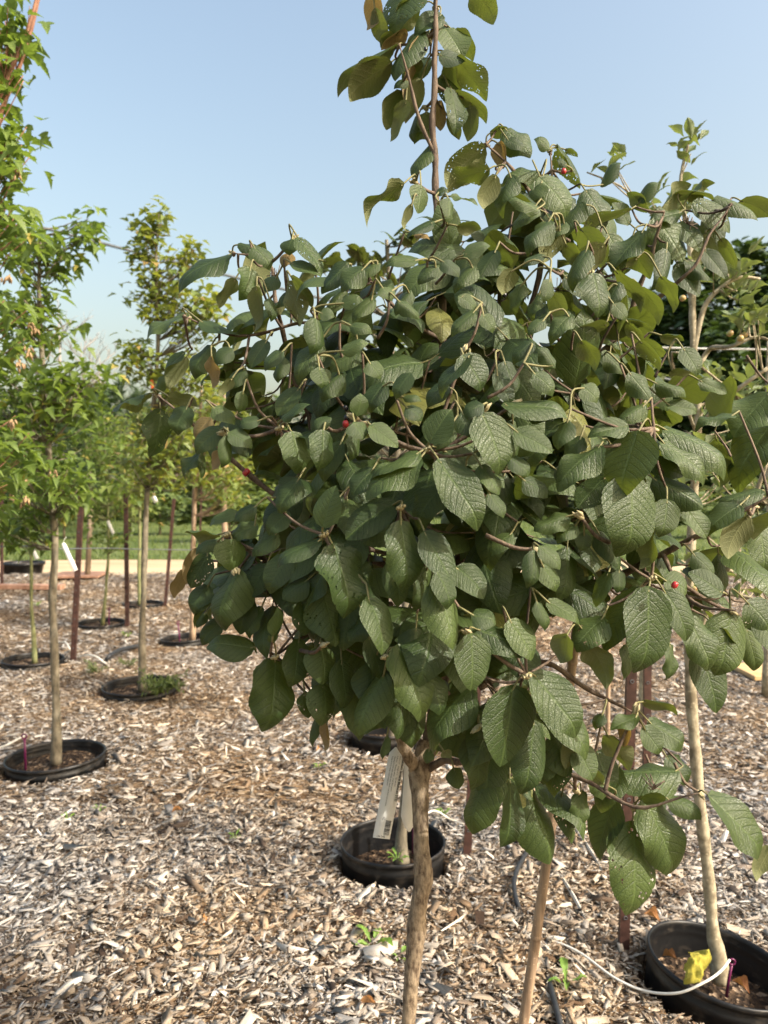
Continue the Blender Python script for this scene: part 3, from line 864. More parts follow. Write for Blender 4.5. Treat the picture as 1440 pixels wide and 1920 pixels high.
# leaves: base x, y, tip x, y, apparent width, view (T upper face, D upper face set behind, U underside, H eaten, B browning)
LEAVES = """
770 -22 738 58 76 T;700 -14 696 60 36 B;742 66 712 86 34 U;888 -22 930 42 46 U;745 86 625 166 24 U;732 118 650 180 60 U
828 28 777 66 36 T;836 55 868 108 54 T;824 104 872 114 30 T;786 60 737 147 36 T;789 74 757 197 22 B;856 108 915 188 44 H;838 114 870 172 42 U
845 168 857 247 40 T;855 172 918 222 28 U;882 200 878 266 32 U;824 190 828 246 28 B;752 172 720 242 50 U;762 190 738 269 32 U;783 216 772 264 20 D;766 153 738 164 16 T;800 210 795 250 28 U
813 270 770 332 28 T;756 345 677 416 30 U;790 349 783 400 40 T;773 381 754 431 14 U;818 362 840 356 18 T;842 372 838 416 28 T;846 367 897 383 12 T;857 424 902 428 26 U;813 417 761 443 22 T;776 440 806 446 12 B
908 276 831 346 62 H;916 318 835 352 46 U;948 243 996 292 46 T;920 246 956 252 28 U;936 267 946 317 28 B;950 262 985 282 20 T
1030 280 1003 258 22 T;1046 272 1092 352 26 U;1060 279 1084 293 12 U;1063 311 1044 299 14 T;1012 334 1067 402 62 T;1010 322 942 337 24 T;1016 344 1000 376 32 T;1098 358 1138 424 50 T;1120 365 1180 389 24 U
1006 385 962 426 34 D;1031 414 985 472 38 T;1052 430 1020 492 48 U;1061 417 1037 446 26 T;1181 395 1084 441 24 U;1090 430 1132 502 54 U;1132 460 1079 517 50 U;1010 395 955 372 24 T;930 330 900 390 40 U;960 330 935 400 34 D
1276 399 1214 424 30 T;1230 408 1282 489 62 T;1206 434 1144 507 42 T;1216 450 1262 491 45 U;1196 484 1172 501 14 U;1302 379 1372 434 42 H;1330 404 1341 473 43 D;1268 362 1339 368 22 U;1342 371 1424 410 28 T;1390 377 1447 406 40 U
1290 420 1313 436 25 T;1330 444 1300 497 43 U;1351 449 1383 504 28 U;1270 494 1311 557 42 T;1286 489 1331 526 24 T;1112 514 1126 592 60 T;1155 509 1211 577 28 U;1031 524 1020 566 28 T;1150 570 1176 600 26 T;1036 549 1056 602 40 U
976 534 962 590 30 D;1011 549 995 602 24 D;1021 479 980 498 20 T;1141 609 1074 631 22 U;1176 604 1206 642 24 U;1238 629 1282 636 22 U;1021 600 990 626 26 T;1060 520 1100 560 34 D;1070 590 1030 640 36 T;1200 640 1240 690 30 U
432 477 328 536 28 T;448 457 502 481 26 T;469 504 455 562 46 T;441 524 409 577 28 U;352 591 267 629 20 T;376 604 452 628 22 T;476 464 508 502 40 T;559 447 607 511 32 H;548 449 541 477 40 T;545 474 530 501 26 B
546 494 602 516 22 T;521 519 495 546 30 T;541 529 566 612 32 U;546 519 586 577 20 U;481 539 486 622 30 U;506 559 511 602 26 D;637 519 550 547 20 T;606 490 648 491 18 U;652 494 600 547 40 T;682 504 638 542 45 T
712 494 678 522 26 T;783 489 722 492 22 T;646 544 609 590 28 D;716 539 736 562 32 T;746 564 787 597 26 T;600 588 627 592 26 T;592 599 588 662 42 T;656 611 698 622 26 T;829 489 862 517 30 T;821 499 783 532 30 D
871 479 919 456 28 T;891 584 844 627 30 T;904 589 926 622 28 T;961 504 939 552 40 U;930 470 900 520 36 D;890 500 850 545 38 D;700 560 660 600 32 D;770 545 740 590 30 D;640 570 680 560 28 T;860 555 895 580 26 T
396 649 360 707 43 T;349 671 314 727 34 U;346 661 304 702 15 T;396 669 405 727 20 B;436 654 404 682 30 T;436 709 410 742 22 U;279 737 206 769 15 U;296 736 306 704 20 T;301 769 289 857 52 H;351 764 329 812 45 T
316 744 372 757 26 U;396 784 364 822 36 B;398 764 442 792 34 T;456 734 448 774 28 T;416 804 364 847 42 T;426 819 420 877 28 T;429 811 474 837 34 T;436 824 464 857 26 D;376 849 341 897 22 T;381 849 380 897 18 D;411 844 400 882 22 B;488 789 446 797 26 T
411 1004 347 996 14 U;437 1013 430 1070 62 T;446 964 389 982 26 T;481 949 438 977 28 T;482 984 430 1012 36 D;371 1029 349 1094 42 B;346 1069 324 1119 30 B;391 1039 354 1102 46 D;411 1014 364 1037 22 T;447 1069 409 1183 66 T
391 1099 359 1152 42 D;386 1149 367 1177 22 D;416 1164 374 1207 36 D;474 1216 386 1207 52 T;491 1139 461 1197 28 D;520 1000 470 1040 40 D;500 1060 470 1120 46 D
530 786 579 754 22 T;549 811 561 888 62 T;606 808 600 882 52 T;606 804 544 832 14 U;621 784 584 802 24 T;669 779 679 738 38 T;663 792 682 824 42 T;694 799 747 838 40 T;666 814 660 864 28 D
806 828 846 767 56 T;786 850 691 889 32 T;788 862 682 932 48 T;824 864 906 987 74 T;832 846 897 868 44 D;846 799 808 842 44 D;905 777 943 887 76 T;901 874 938 927 42 T;916 924 946 970 32 T;866 774 897 822 46 T
761 764 793 787 34 T;756 745 790 750 18 T;906 759 868 778 34 T;868 667 906 730 60 T;882 668 819 737 28 T;946 679 966 737 46 D;601 639 554 712 40 T;598 689 606 727 40 T;531 659 494 692 30 T;531 669 519 717 30 D
676 654 618 694 44 D;691 679 714 708 36 D;640 700 600 750 40 D;720 720 690 770 40 D;560 730 520 780 38 D;770 700 740 745 36 T;640 660 690 640 28 T;500 640 470 690 34 D;460 690 430 730 28 D;840 720 800 760 36 D
605 986 631 910 54 T;601 1014 514 1056 34 T;600 1025 519 1094 48 D;626 1023 657 1156 90 T;741 944 648 1012 60 D;751 979 765 1111 70 T;830 909 778 987 60 D;796 999 852 1103 58 T;736 989 678 1017 45 D;736 1049 751 1137 46 D
691 1124 716 1228 60 T;601 1099 631 1213 65 D;611 1064 567 1152 30 D;816 1094 852 1218 70 T;821 1074 846 1142 45 T;856 1064 907 1123 55 D;801 1064 784 1147 42 D;691 1194 716 1275 42 D;746 1212 800 1350 76 T
884 1190 885 1296 72 T;894 1179 988 1222 62 D;884 1154 932 1167 45 T;851 1189 788 1227 45 D;601 1214 606 1284 62 D;576 1089 528 1122 45 D;566 1129 576 1192 45 D;512 1192 523 1138 24 T;514 1205 508 1182 20 T;516 1236 504 1375 82 T
571 1299 581 1347 40 D;606 1284 604 1362 60 D;596 1344 582 1402 22 D;613 1354 612 1407 15 B;651 1289 682 1388 55 D;721 1264 668 1378 60 T;746 1274 751 1388 55 D;726 1379 714 1424 16 D;881 1289 798 1403 70 D;896 1364 895 1486 62 D
962 1288 938 1438 102 T;921 1439 878 1563 75 D;956 1464 949 1593 45 D;806 1405 798 1432 22 D;830 1408 846 1420 20 U;850 1440 862 1480 34 D;700 1150 650 1200 46 D;650 1060 700 1090 50 D
1001 1264 1092 1379 80 T;1021 1299 1112 1423 66 D;1001 1354 984 1493 66 T;1041 1369 1062 1458 60 D;1081 1399 1113 1463 50 T;986 1484 1036 1622 80 T;1091 1484 1080 1557 38 T;1051 1489 1076 1583 36 T;1151 1499 1118 1613 60 D
1186 1544 1185 1724 92 H;1211 1499 1272 1649 80 T;1270 1446 1134 1456 58 D;1200 1497 1254 1438 56 T;1251 1499 1320 1532 36 T;1331 1494 1442 1610 60 T;1444 1588 1414 1647 34 U;1130 1470 1090 1440 34 U;1100 1430 1140 1500 44 D
1196 1344 1144 1367 30 T;1206 1314 1270 1331 20 U;1216 1354 1290 1402 50 T;1206 1364 1242 1413 40 T;1131 1339 1114 1367 24 T;1180 1350 1170 1400 26 B
1195 811 1160 925 98 T;1182 893 1174 1046 106 T;1126 837 1043 918 55 T;1136 894 1083 953 55 D;1246 804 1372 888 48 T;1241 829 1332 903 44 T;1216 869 1282 892 40 D;1226 899 1322 952 55 T;1251 938 1240 1008 52 T;1276 939 1327 1008 50 T
1226 984 1209 1068 36 U;1442 738 1374 818 76 T;1457 788 1374 914 86 T;1376 779 1303 797 20 T;1426 919 1343 952 36 T;1386 949 1323 998 50 T;1401 969 1364 1048 52 U;1421 964 1437 1083 50 T
1216 1104 1204 1267 98 T;1196 1104 1128 1218 60 D;1246 1109 1287 1203 55 T;1245 1088 1292 1110 52 D;1353 1112 1291 1073 45 T;1131 1159 1078 1218 60 D;1291 1159 1337 1258 60 T;1311 1209 1346 1338 66 D;1371 1149 1349 1269 80 T
1401 1129 1446 1182 60 T;1336 1174 1378 1222 40 U;1106 1209 1142 1284 50 U;1061 1189 1054 1243 48 U;1256 1209 1256 1278 25 T;1176 1209 1174 1278 25 D;1400 1180 1420 1260 40 D;1420 1150 1460 1230 50 T
944 761 1067 771 38 T;986 779 1040 787 18 T;966 809 1037 848 46 T;1066 789 1044 842 38 T;1091 724 1122 752 38 T;1176 799 1103 816 40 T;956 859 994 892 36 T;961 789 966 862 34 D;1090 820 1060 870 36 D;1000 700 1040 740 36 T
1066 967 1000 992 38 D;1081 984 1043 1017 32 D;1096 999 1090 1033 36 D;1001 1034 992 1103 34 T;1011 1024 1052 1067 34 T;1016 1059 1047 1108 40 D;1121 999 1164 1068 38 D;1161 1069 1160 1113 30 D;1141 1074 1114 1137 32 D;1006 1129 1026 1183 28 D;1026 1129 1092 1167 34 D;956 1164 1000 1238 56 D
1281 654 1311 702 38 T;1256 698 1307 690 18 U;1311 714 1364 737 28 T;1230 720 1290 740 30 T;1250 760 1310 770 28 T;1180 700 1220 750 38 T;1130 660 1170 700 34 D;1090 640 1120 690 36 U;1210 760 1160 790 36 T;930 700 960 760 34 D;1000 640 960 680 32 T;1040 690 1010 650 30 T
1130 350 1161 299 24 T;1200 380 1232 338 26 T;1240 390 1292 344 30 U;1180 420 1149 379 28 T;1290 370 1332 339 24 U;1215 395 1179 359 24 U;1270 420 1311 472 40 T;1180 460 1221 522 40 U;1250 470 1230 542 36 D;1140 440 1171 502 40 D;1090 380 1059 442 36 D;1200 540 1241 602 36 U;1100 470 1069 542 40 T;1320 470 1362 522 32 T;1160 530 1130 590 34 T;1240 520 1270 580 30 U;1060 460 1100 500 34 U
660 1130 640 1220 56 D;640 1240 650 1330 56 D;700 1240 690 1330 54 D;560 1200 550 1290 52 D;780 1180 770 1260 48 D;800 1260 830 1340 50 D;680 1010 640 1080 54 D;540 1040 500 1110 50 D;470 1120 450 1190 46 D
1120 1410 1150 1490 50 D;1160 1440 1120 1522 52 D;1060 1420 1030 1492 48 D;1230 1460 1210 1542 50 D;1140 1380 1180 1442 44 U;1090 1380 1060 1442 46 U;1250 1420 1292 1472 40 D;1030 1400 1010 1472 50 D
800 110 760 172 40 D;830 140 872 204 38 D;790 150 760 232 38 U;815 40 862 84 36 D;800 60 768 114 38 D;840 220 862 262 24 U;810 230 775 264 24 D;702 18 722 84 32 U;782 8 733 52 46 U;792 120 738 132 32 U;850 60 892 112 38 U;762 58 713 92 26 B
640 830 600 900 40 D;700 880 660 930 44 D;560 900 520 960 44 D;640 930 590 970 44 D;540 960 500 1000 40 D;870 900 900 960 36 D;980 900 1030 930 40 D;1040 880 1080 900 36 D;960 1000 920 1040 36 D;1300 1040 1340 1080 36 D
"""
NODES = [(817,12),(752,84),(805,72),(845,172),(800,200),(812,268),(780,342),(826,382),(912,272),(1030,284),(1012,330),(1240,402),(1330,392),(1106,512),(524,803),(612,800),(668,785),(800,843),(607,1003),(752,952),(425,1003),(516,1232),(988,1268),(1190,1510),(1190,1335),(1222,805),(1222,1085),(1090,970),(1415,950),(1370,1145),(1310,1485),(296,742),(352,594),(436,474),(548,450),(425,812),(440,1065),(868,665),(905,770),(1125,838),(738,1050),(604,1210),(722,1232),(882,1190),(898,1362),(1146,1495),(695,800),(1080,1480),(1000,1030),(960,760)]

def build_viburnum():
    base = P(738, 2497, 1.28); base.z = 0.0
    root = empty('viburnum_shrub', base, 'large dark green leathery leaved shrub on a single knobbly trunk, closest of all', 'shrub')
    # trunk
    pts = [P(x, y, d) for x, y, d, r in TRUNK]; pts[0].z = -0.03
    rad = [r * d / FPX for x, y, d, r in TRUNK]
    p2, r2 = smooth_path(pts, rad, 6)
    mb = MB().tube(p2, r2, 18)
    nv = []
    for i, v in enumerate(mb.v):
        c = p2[min(i // 18, len(p2) - 1)]
        q = Vector(v) - c
        nv.append(tuple(c + q * (1 + 0.07 * vnoise(v, 55) + 0.05 * vnoise(v, 140))))
    mb.v = nv
    mb.build('trunk', M['bark'], root, base)
    # branches
    skel = []
    for name, L in BR.items():
        pts = [P(x, y, d) for x, y, d, r in L]
        rad = [r * d / FPX * (0.95 if name in ('leader', 'b1') else 0.78) for x, y, d, r in L]; rad[-1] *= 0.45
        p2, r2 = smooth_path(pts, rad, 6)
        p2 = [p + Vector((vnoise(p, 23), vnoise(p, 31), vnoise(p, 27))) * 0.003 for p in p2]
        r2 = [r * (1 + 0.14 * math.sin(i * 2.1)) for i, r in enumerate(r2)]
        MB().tube(p2, r2, 8).build('branch', M['bark'] if name in ('b1',) else M['twig'], root, base)
        skel += p2
    sk = np.array([tuple(p) for p in skel])
    def nearest(p, bias=None):
        d = ((sk - np.array(tuple(p))) ** 2).sum(1)
        return Vector(sk[int(d.argmin())])
    shoots = MB(); twigs = MB()
    nodes = {}
    rng = random.Random(21)
    budme = None
    def twig_to(p, r=0.0017):
        q = nearest(p)
        L = (p - q).length
        if L > 0.13: q = p + (q - p) * (0.06 / L); L = 0.06
        if L > 0.004:
            midp = (p + q) * 0.5 + Vector((rng.uniform(-.1, .1), rng.uniform(-.1, .1), -0.10)) * L
            pp, rr = smooth_path([q, midp, p], [r * 1.5, r * 1.2, r], 4)
            twigs.tube(pp, rr, 5)
        return q
    bud_spots = []
    for (x, y) in NODES:
        p = P(x, y, crown_depth(x, y) + 0.012)
        nodes[(x, y)] = p
        q = twig_to(p, 0.0022)
        bud_spots.append((p, (p - q).normalized() if (p - q).length > 1e-4 else Vector((0, 0, 1))))
    fol = Foliage(VIB_HI, M['vib'], 'broad')
    hand = []
    for row in LEAVES.replace('\n', ';').split(';'):
        w = row.split()
        if len(w) != 6: continue
        bx, by, tx, ty, wp = [float(c) for c in w[:5]]
        hand.append((bx, by, tx, ty, wp, w[5]))
    auto = []
    for (bx, by, tx, ty, wp, code) in hand:
        lp = math.hypot(tx - bx, ty - by)
        d0 = crown_depth((bx + tx) / 2, (by + ty) / 2)
        d0 += {'T': -0.012, 'D': 0.035, 'U': 0.015, 'H': -0.012, 'B': 0.01}[code] + rng.uniform(-0.012, 0.012)
        und = code in 'U' or (code == 'B' and rng.random() < 0.6) or (code == 'H' and by < 360)
        Lm = lp * d0 / FPX
        dz = Lm * (rng.uniform(0.05, 0.35) if und else -rng.uniform(0.0, 0.22))
        B = P(bx, by, d0 - dz * 0.5); T = P(tx, ty, d0 + dz * 0.5)
        D = T - B; L = D.length; Dn = D.normalized()
        Wm = wp * d0 / FPX
        realW = max(Wm * (1.16 if by > 420 else 1.25), 0.56 * L)
        realW = min(realW, 0.10)
        view = ((B + T) * 0.5 - CAM).normalized()
        n0 = -view
        n0 = (n0 - n0.dot(Dn) * Dn).normalized()
        roll = math.acos(max(-1, min(1, Wm / realW))) if realW > Wm else 0.0
        roll += rng.uniform(0, 0.12)
        up = Vector((0.25, 0, 1)); up = (up - up.dot(Dn) * Dn)
        up.normalize()
        if und: n0 = -n0
        s = n0.cross(up).dot(Dn)
        ang = roll if s > 0 else -roll
        if abs(n0.dot(up)) > 0.97: ang = roll * rng.choice((-1, 1))
        nrm = Matrix.Rotation(ang, 3, Dn) @ n0
        realW /= max(0.6, 1.0)
        mat = {'H': M['vib_hole'], 'B': M['vib_tan']}.get(code, M['vib_hole'] if rng.random() < 0.12 else M['vib'])
        k = rng.randrange(len(VIB_HI))
        fol.add(frame(B, Dn, nrm, L, realW), k, 10 + L, mat)
        # petiole
        bestn, bd = None, 36
        for (nx, ny) in NODES:
            dd = math.hypot(nx - bx, ny - by)
            if dd < bd: bd, bestn = dd, (nx, ny)
        if bestn: q = nodes[bestn]
        else:
            q = None
            for a in auto:
                if (a - B).length < 0.05: q = a; break
            if q is None:
                q = B - Dn * 0.014 + Vector((0, 0.012, 0.004))
                twig_to(q, 0.0016)
                auto.append(q)
        m_ = (q + B) * 0.5 - Dn * 0.15 * (q - B).length + Vector((0, 0, 0.1)) * (q - B).length
        pp, rr = smooth_path([q, m_, B + Dn * 0.004], [0.0016, 0.0014, 0.0013], 4)
        shoots.tube(pp, rr, 5, cap=False)
    # filling leaves, in opposite pairs on short side shoots through the depth of the crown
    poly = [(470,560),(560,520),(650,520),(760,510),(830,470),(900,440),(960,360),(1040,330),(1100,420),(1150,500),(1180,560),(1200,640),(1250,720),(1330,760),(1430,800),(1435,1040),(1400,1150),(1290,1190),(1240,1140),(1140,1120),(1060,1160),(1010,1230),(1080,1330),(1240,1440),(1200,1500),(1060,1480),(950,1440),(870,1400),(830,1330),(720,1320),(620,1300),(590,1230),(520,1160),(420,1120),(390,1060),(470,980),(500,920),(430,830),(350,760),(400,680),(390,640)]
    def inside(x, y):
        c = False; j = len(poly) - 1
        for i in range(len(poly)):
            xi, yi = poly[i]; xj, yj = poly[j]
            if (yi > y) != (yj > y) and x < (xj - xi) * (y - yi) / (yj - yi) + xi: c = not c
            j = i
        return c
    axis = P(860, 1100, 1.32)
    cnt = 0
    while cnt < 385:
        x, y = rng.uniform(330, 1440), rng.uniform(330, 1510)
        if not inside(x, y) or (x > 1030 and y > 1230): continue
        f = rng.random()
        if y > 1060 and 850 < x < 1200 and rng.random() < 0.45: continue
        df = crown_depth(x, y)
        db = 1.32 + (1.27 - df) * 1.15
        d = df + 0.095 + (db - df - 0.095) * f
        c = P(x, y, d)
        cnt += 1
        out = Vector((c.x - axis.x, c.y - axis.y, 0))
        out = out.normalized() if out.length > 1e-3 else Vector((0, -1, 0))
        stem = (out * 0.7 + Vector((0, 0, rng.uniform(0.1, 0.9))) + rand_unit() * 0.4).normalized()
        if (c - nearest(c)).length > 0.17: continue
        twig_to(c, 0.0014)
        a0 = rng.uniform(0, 3.14)
        side = stem.orthogonal().normalized()
        npair = rng.choice((1, 2, 2))
        for pr in range(npair):
            for sgn in (0, math.pi):
                az = a0 + pr * math.pi / 2 + sgn
                s = Matrix.Rotation(az, 3, stem) @ side
                D = (s * 0.8 + stem * rng.uniform(0.0, 0.5) + Vector((0, 0, rng.uniform(-0.9, 0.0)))).normalized()
                L = rng.uniform(0.064, 0.108)
                nrm = (Vector((0.05, -0.12, 0.85)) + out * 0.4 + rand_unit() * 0.65)
                B = c - stem * 0.012 * pr + D * 0.014
                shoots.tube([c - stem * 0.012 * pr, B + D * 0.003], 0.0011, 4, cap=False)
                fol.add(frame(B, D, nrm, L, L * rng.uniform(0.56, 0.70)), None, 1.0 / d, M['vib_fill'])
    shoots.build('leaf_stalks', M['shoot'], root, base)["kind"] = "stuff"
    twigs.build('twigs', M['twig'], root, base)["kind"] = "stuff"
    # felted end buds with two upright bud leaves
    mb = MB()
    mb.tube([(0, 0, -0.004), (0, 0, 0.0), (0, 0, 0.004), (0, 0, 0.008), (0, 0, 0.011)], [0.0018, 0.0036, 0.0042, 0.0030, 0.0008], 7)
    for a in (0.4, 3.4):
        c, s = math.cos(a), math.sin(a)
        mb.tube([(0.002 * c, 0.002 * s, 0.0), (0.0042 * c, 0.0042 * s, 0.007), (0.0034 * c, 0.0034 * s, 0.014)], [0.0018, 0.0026, 0.0005], 6)
    tmp = mb.build('bud', M['budfelt'], root)
    me = tmp.data
    first = True
    for (p, d) in bud_spots[:110]:
        o = tmp if first else bpy.data.objects.new('bud', me)
        if not first:
            COL.objects.link(o); o.parent = root
        first = False
        o.matrix_basis = Matrix.Translation(p - base) @ d.to_track_quat('Z', 'Y').to_matrix().to_4x4()
    # berries
    mb = MB(); prof = [(0.0003, -0.0052), (0.003, -0.0046), (0.0048, -0.002), (0.005, 0.001), (0.004, 0.0038), (0.0018, 0.005), (0.0003, 0.0052)]
    bm_red = mb.lathe(prof, 14)
    r0 = bm_red.build('berry', M['berry_red'], root)
    r0.location = P(1057, 321, 1.25) - base; r0.scale = (0.85, 0.85, 0.95)
    def berry(x, y, d, mat, s=1.0):
        o = bpy.data.objects.new('berry', r0.data if mat is None else bme)
        COL.objects.link(o); o.parent = root
        o.location = P(x, y, d) - base; o.scale = (s * 0.85, s * 0.85, s * 0.95); o.rotation_euler = (rng.uniform(-.5, .5), rng.uniform(-.5, .5), 0)
    bme = r0.data.copy(); bme.materials.clear(); bme.materials.append(M['berry_black'])
    for (x, y, d, mt, s) in [(648, 795, 1.01, None, 1.0), (650, 783, 1.015, 1, 0.9), (648, 765, 1.02, 1, 0.8), (1265, 1097, 0.965, None, 0.95), (861, 440, 1.24, 1, 0.75), (946, 553, 1.12, 1, 0.85), (911, 574, 1.1, 1, 0.9), (798, 92, 1.24, 1, 0.7)]:
        berry(x, y, d, mt, s)
    # spent flower heads: little twiggy brown sprays
    for (x, y, d) in [(1225, 1480, 1.0), (672, 725, 1.1), (905, 850, 1.02), (1290, 420, 1.2), (515, 520, 1.22), (1045, 545, 1.18), (700, 530, 1.2)]:
        c = P(x, y, d); mb = MB()
        for k in range(16):
            v = (rand_unit() + Vector((0, 0, 0.5))).normalized() * rng.uniform(0.008, 0.022)
            mb.tube([c, c + v * 0.5 + rand_unit() * 0.003, c + v], [0.0008, 0.0006, 0.0008], 4)
        mb.build('spent_flower_head', M['twig'], root, base)
    # a red tie on the left branch
    ti = MB(); q = P(462, 886, 1.20)
    t = (P(480, 900, 1.20) - P(440, 866, 1.20)).normalized()
    ti.tube([q - t * 0.004, q, q + t * 0.004], [0.0062, 0.0068, 0.0062], 8)
    ti.build('red_tie', M['berry_red'], root, base)
    fol.build(root, base, 300, VIB_LO)
    return root
build_viburnum()

# ------------------------------------------------------------------ other plants
def plant_leaves(fol, c, n, L0, L1, ratio, droop, nearest, twigs, tr=0.0016, up=1.0, spread=0.02):
    q = nearest(c)
    L = (c - q).length
    if L > 0.01:
        mid = (c + q) * 0.5 + Vector((0, 0, -0.08)) * L + rand_unit() * 0.06 * L
        pp, rr = smooth_path([q, mid, c], [tr * 1.8, tr * 1.3, tr * 0.8], 3)
        twigs.tube(pp, rr, 4)
    for i in range(n):
        a = RNG.uniform(0, 2 * math.pi)
        D = Vector((math.cos(a), math.sin(a), RNG.uniform(-droop, 0.35) if droop > 0 else RNG.uniform(0.1, 1.1))).normalized()
        ll = RNG.uniform(L0, L1)
        B = c + rand_unit() * spread
        fol.add(frame(B, D, Vector((0, 0, up)) + rand_unit() * 0.55, ll, ll * ratio * RNG.uniform(0.85, 1.15)))

def make_tree(name, label, cat, group, trunk, tmat, blobs, fol, L, ratio, droop, singles, lo=None, per=5, tr=0.0022, spread=0.03, extra=None, foot=None, seg=10, stems=()):
    """trunk: [(x, y, depth, radius m)], blobs: (x, y, rx, ry, depth, half depth m, clusters); picture coordinates"""
    pts = [P(x, y, d) for x, y, d, r in trunk]
    if foot is not None: pts[0] = Vector(foot)
    base = Vector((pts[0].x, pts[0].y, 0.0))
    root = empty(name, base, label, cat, group)
    p2, r2 = smooth_path(pts, [t[3] for t in trunk], 5)
    p2 = [p + Vector((vnoise(p, 5), vnoise(p, 7), 0)) * t_ for p, t_ in zip(p2, [0.25 * r for r in r2])]
    r2 = [r * (1 + 0.10 * math.sin(i * 1.9 + r * 900)) for i, r in enumerate(r2)]
    MB().tube(p2, r2, seg).build('trunk', tmat, root, base)
    skel = list(p2)
    for st in stems:
        sp, sr = smooth_path([P(x, y, d) for x, y, d, r in st], [q[3] for q in st], 5)
        MB().tube(sp, sr, 7).build('branch', tmat, root, base)
        skel += sp
    zmin = min(P(b[0], b[1] + b[3], b[4]).z for b in blobs) - 0.05
    sk = np.array([tuple(p) for p in skel if p.z > zmin] or [tuple(skel[-1])])
    def nearest(p):
        d = ((sk - np.array((p.x, p.y, p.z - 0.6 * math.hypot(p.x - base.x, p.y - base.y)))) ** 2).sum(1)
        return Vector(sk[int(d.argmin())])
    twigs = MB()
    for (x, y, rx, ry, d, dd, n) in blobs:
        for _ in range(n):
            v = rand_unit()
            v = v * (0.55 + 0.45 * RNG.random())
            c = P(x + v.x * rx, y + v.z * ry, d + v.y * dd)
            plant_leaves(fol, c, RNG.randint(max(1, per - 2), per + 2), L[0], L[1], ratio, droop, nearest, twigs, tr, spread=spread)
    if twigs.v: twigs.build('twigs', tmat, root, base)["kind"] = "stuff"
    if extra: extra(root, base)
    fol.build(root, base, singles, lo)
    return root

def footing(key, dx=0.0, dy=0.0):
    x, y, r, h, t = POTS[key]
    return (x + dx, y + dy, 0.0)
dA = depth_of(Vector(footing('a'))); dC = depth_of(Vector(footing('c'))); dD = depth_of(Vector(footing('d')))
dE = depth_of(Vector(footing('e'))); dF = depth_of(Vector(footing('f'))); dG = depth_of(Vector(footing('g')))
dM = depth_of(Vector(footing('mid'))); dR = depth_of(Vector(footing('right'))); dB = depth_of(Vector(footing('behind')))

def seeds(root, base, spots):
    mb = MB()
    for (x, y, d) in spots:
        c = P(x, y, d)
        m = MB()
        for k in range(7):
            a = c + rand_unit() * 0.018
            e = a + Vector((RNG.uniform(-.012, .012), RNG.uniform(-.012, .012), -RNG.uniform(0.018, 0.032)))
            m.tube([a, (a + e) / 2, e], [0.0015, 0.0055, 0.002], 5)
        m.build('seed_cluster', M['seed'], root, base)
M['seed'] = plain('winged_seed', (0.27, 0.18, 0.095), 0.7, 0.3, 60)

def flower_hang(root, base): pass
# closest maple at the left edge: stems lean in from outside the frame
make_tree('maple_tree', 'tall maple with two reddish stems leaning in at the left edge', 'tree', 'maples at the left',
    [(-170, 1560, 3.05, 0.030), (-165, 1200, 3.05, 0.026), (-140, 800, 3.05, 0.022), (-70, 430, 3.05, 0.016), (0, 215, 3.05, 0.0095), (42, 110, 3.05, 0.008), (78, -25, 3.05, 0.0065), (110, -180, 3.05, 0.004)], M['bark_red'],
    [(-40, 170, 100, 150, 3.05, 0.22, 51), (20, 60, 70, 80, 3.05, 0.15, 21), (15, 290, 85, 70, 3.0, 0.2, 24), (-60, 420, 150, 130, 3.0, 0.25, 39), (10, 420, 80, 60, 3.0, 0.2, 15), (-30, 640, 130, 140, 3.0, 0.25, 45), (-20, 860, 110, 140, 3.0, 0.25, 36)],
    Foliage(MAPLE, M['maple'], 'maple'), (0.055, 0.095), 0.85, 0.9, 240, tr=0.002, spread=0.09,
    foot=(P(-170, 1560, 3.05).x, P(-170, 1560, 3.05).y, 0), stems=[[(-140, 800, 3.05, 0.018), (-75, 380, 3.0, 0.013), (0, 180, 3.0, 0.008), (50, 60, 3.0, 0.0068), (76, -30, 3.0, 0.0055)]],
    extra=lambda r, b: seeds(r, b, [(50, 655, 2.9), (38, 680, 2.9), (12, 520, 2.85), (60, 605, 2.9), (20, 790, 2.85), (45, 935, 2.9), (30, 320, 2.9)]))
make_tree('maple_tree', 'maple with thickest grey trunk, in the shallow pot at left', 'tree', 'maples at the left',
    [(107, 1433, dA, 0.028), (106, 1330, dA, 0.021), (100, 1150, dA, 0.020), (102, 1000, dA, 0.018), (90, 830, dA, 0.015), (78, 650, dA, 0.012), (73, 520, dA, 0.010), (80, 430, dA, 0.009)], M['bark_grey'],
    [(80, 470, 95, 70, dA, 0.28, 45), (160, 430, 30, 45, dA, 0.1, 10), (50, 600, 95, 100, dA, 0.3, 51), (70, 760, 120, 110, dA, 0.35, 90), (90, 900, 110, 90, dA, 0.35, 69), (40, 990, 80, 40, dA, 0.3, 24), (150, 720, 60, 60, dA, 0.3, 21)],
    Foliage(MAPLE, M['maple'], 'maple'), (0.055, 0.095), 0.85, 0.9, 280, foot=footing('a', 0.005), tr=0.0022, spread=0.10,
    extra=lambda r, b: seeds(r, b, [(65, 618, dA - .2), (50, 900, dA - .3), (20, 930, dA - .3), (100, 885, dA - .3)]))
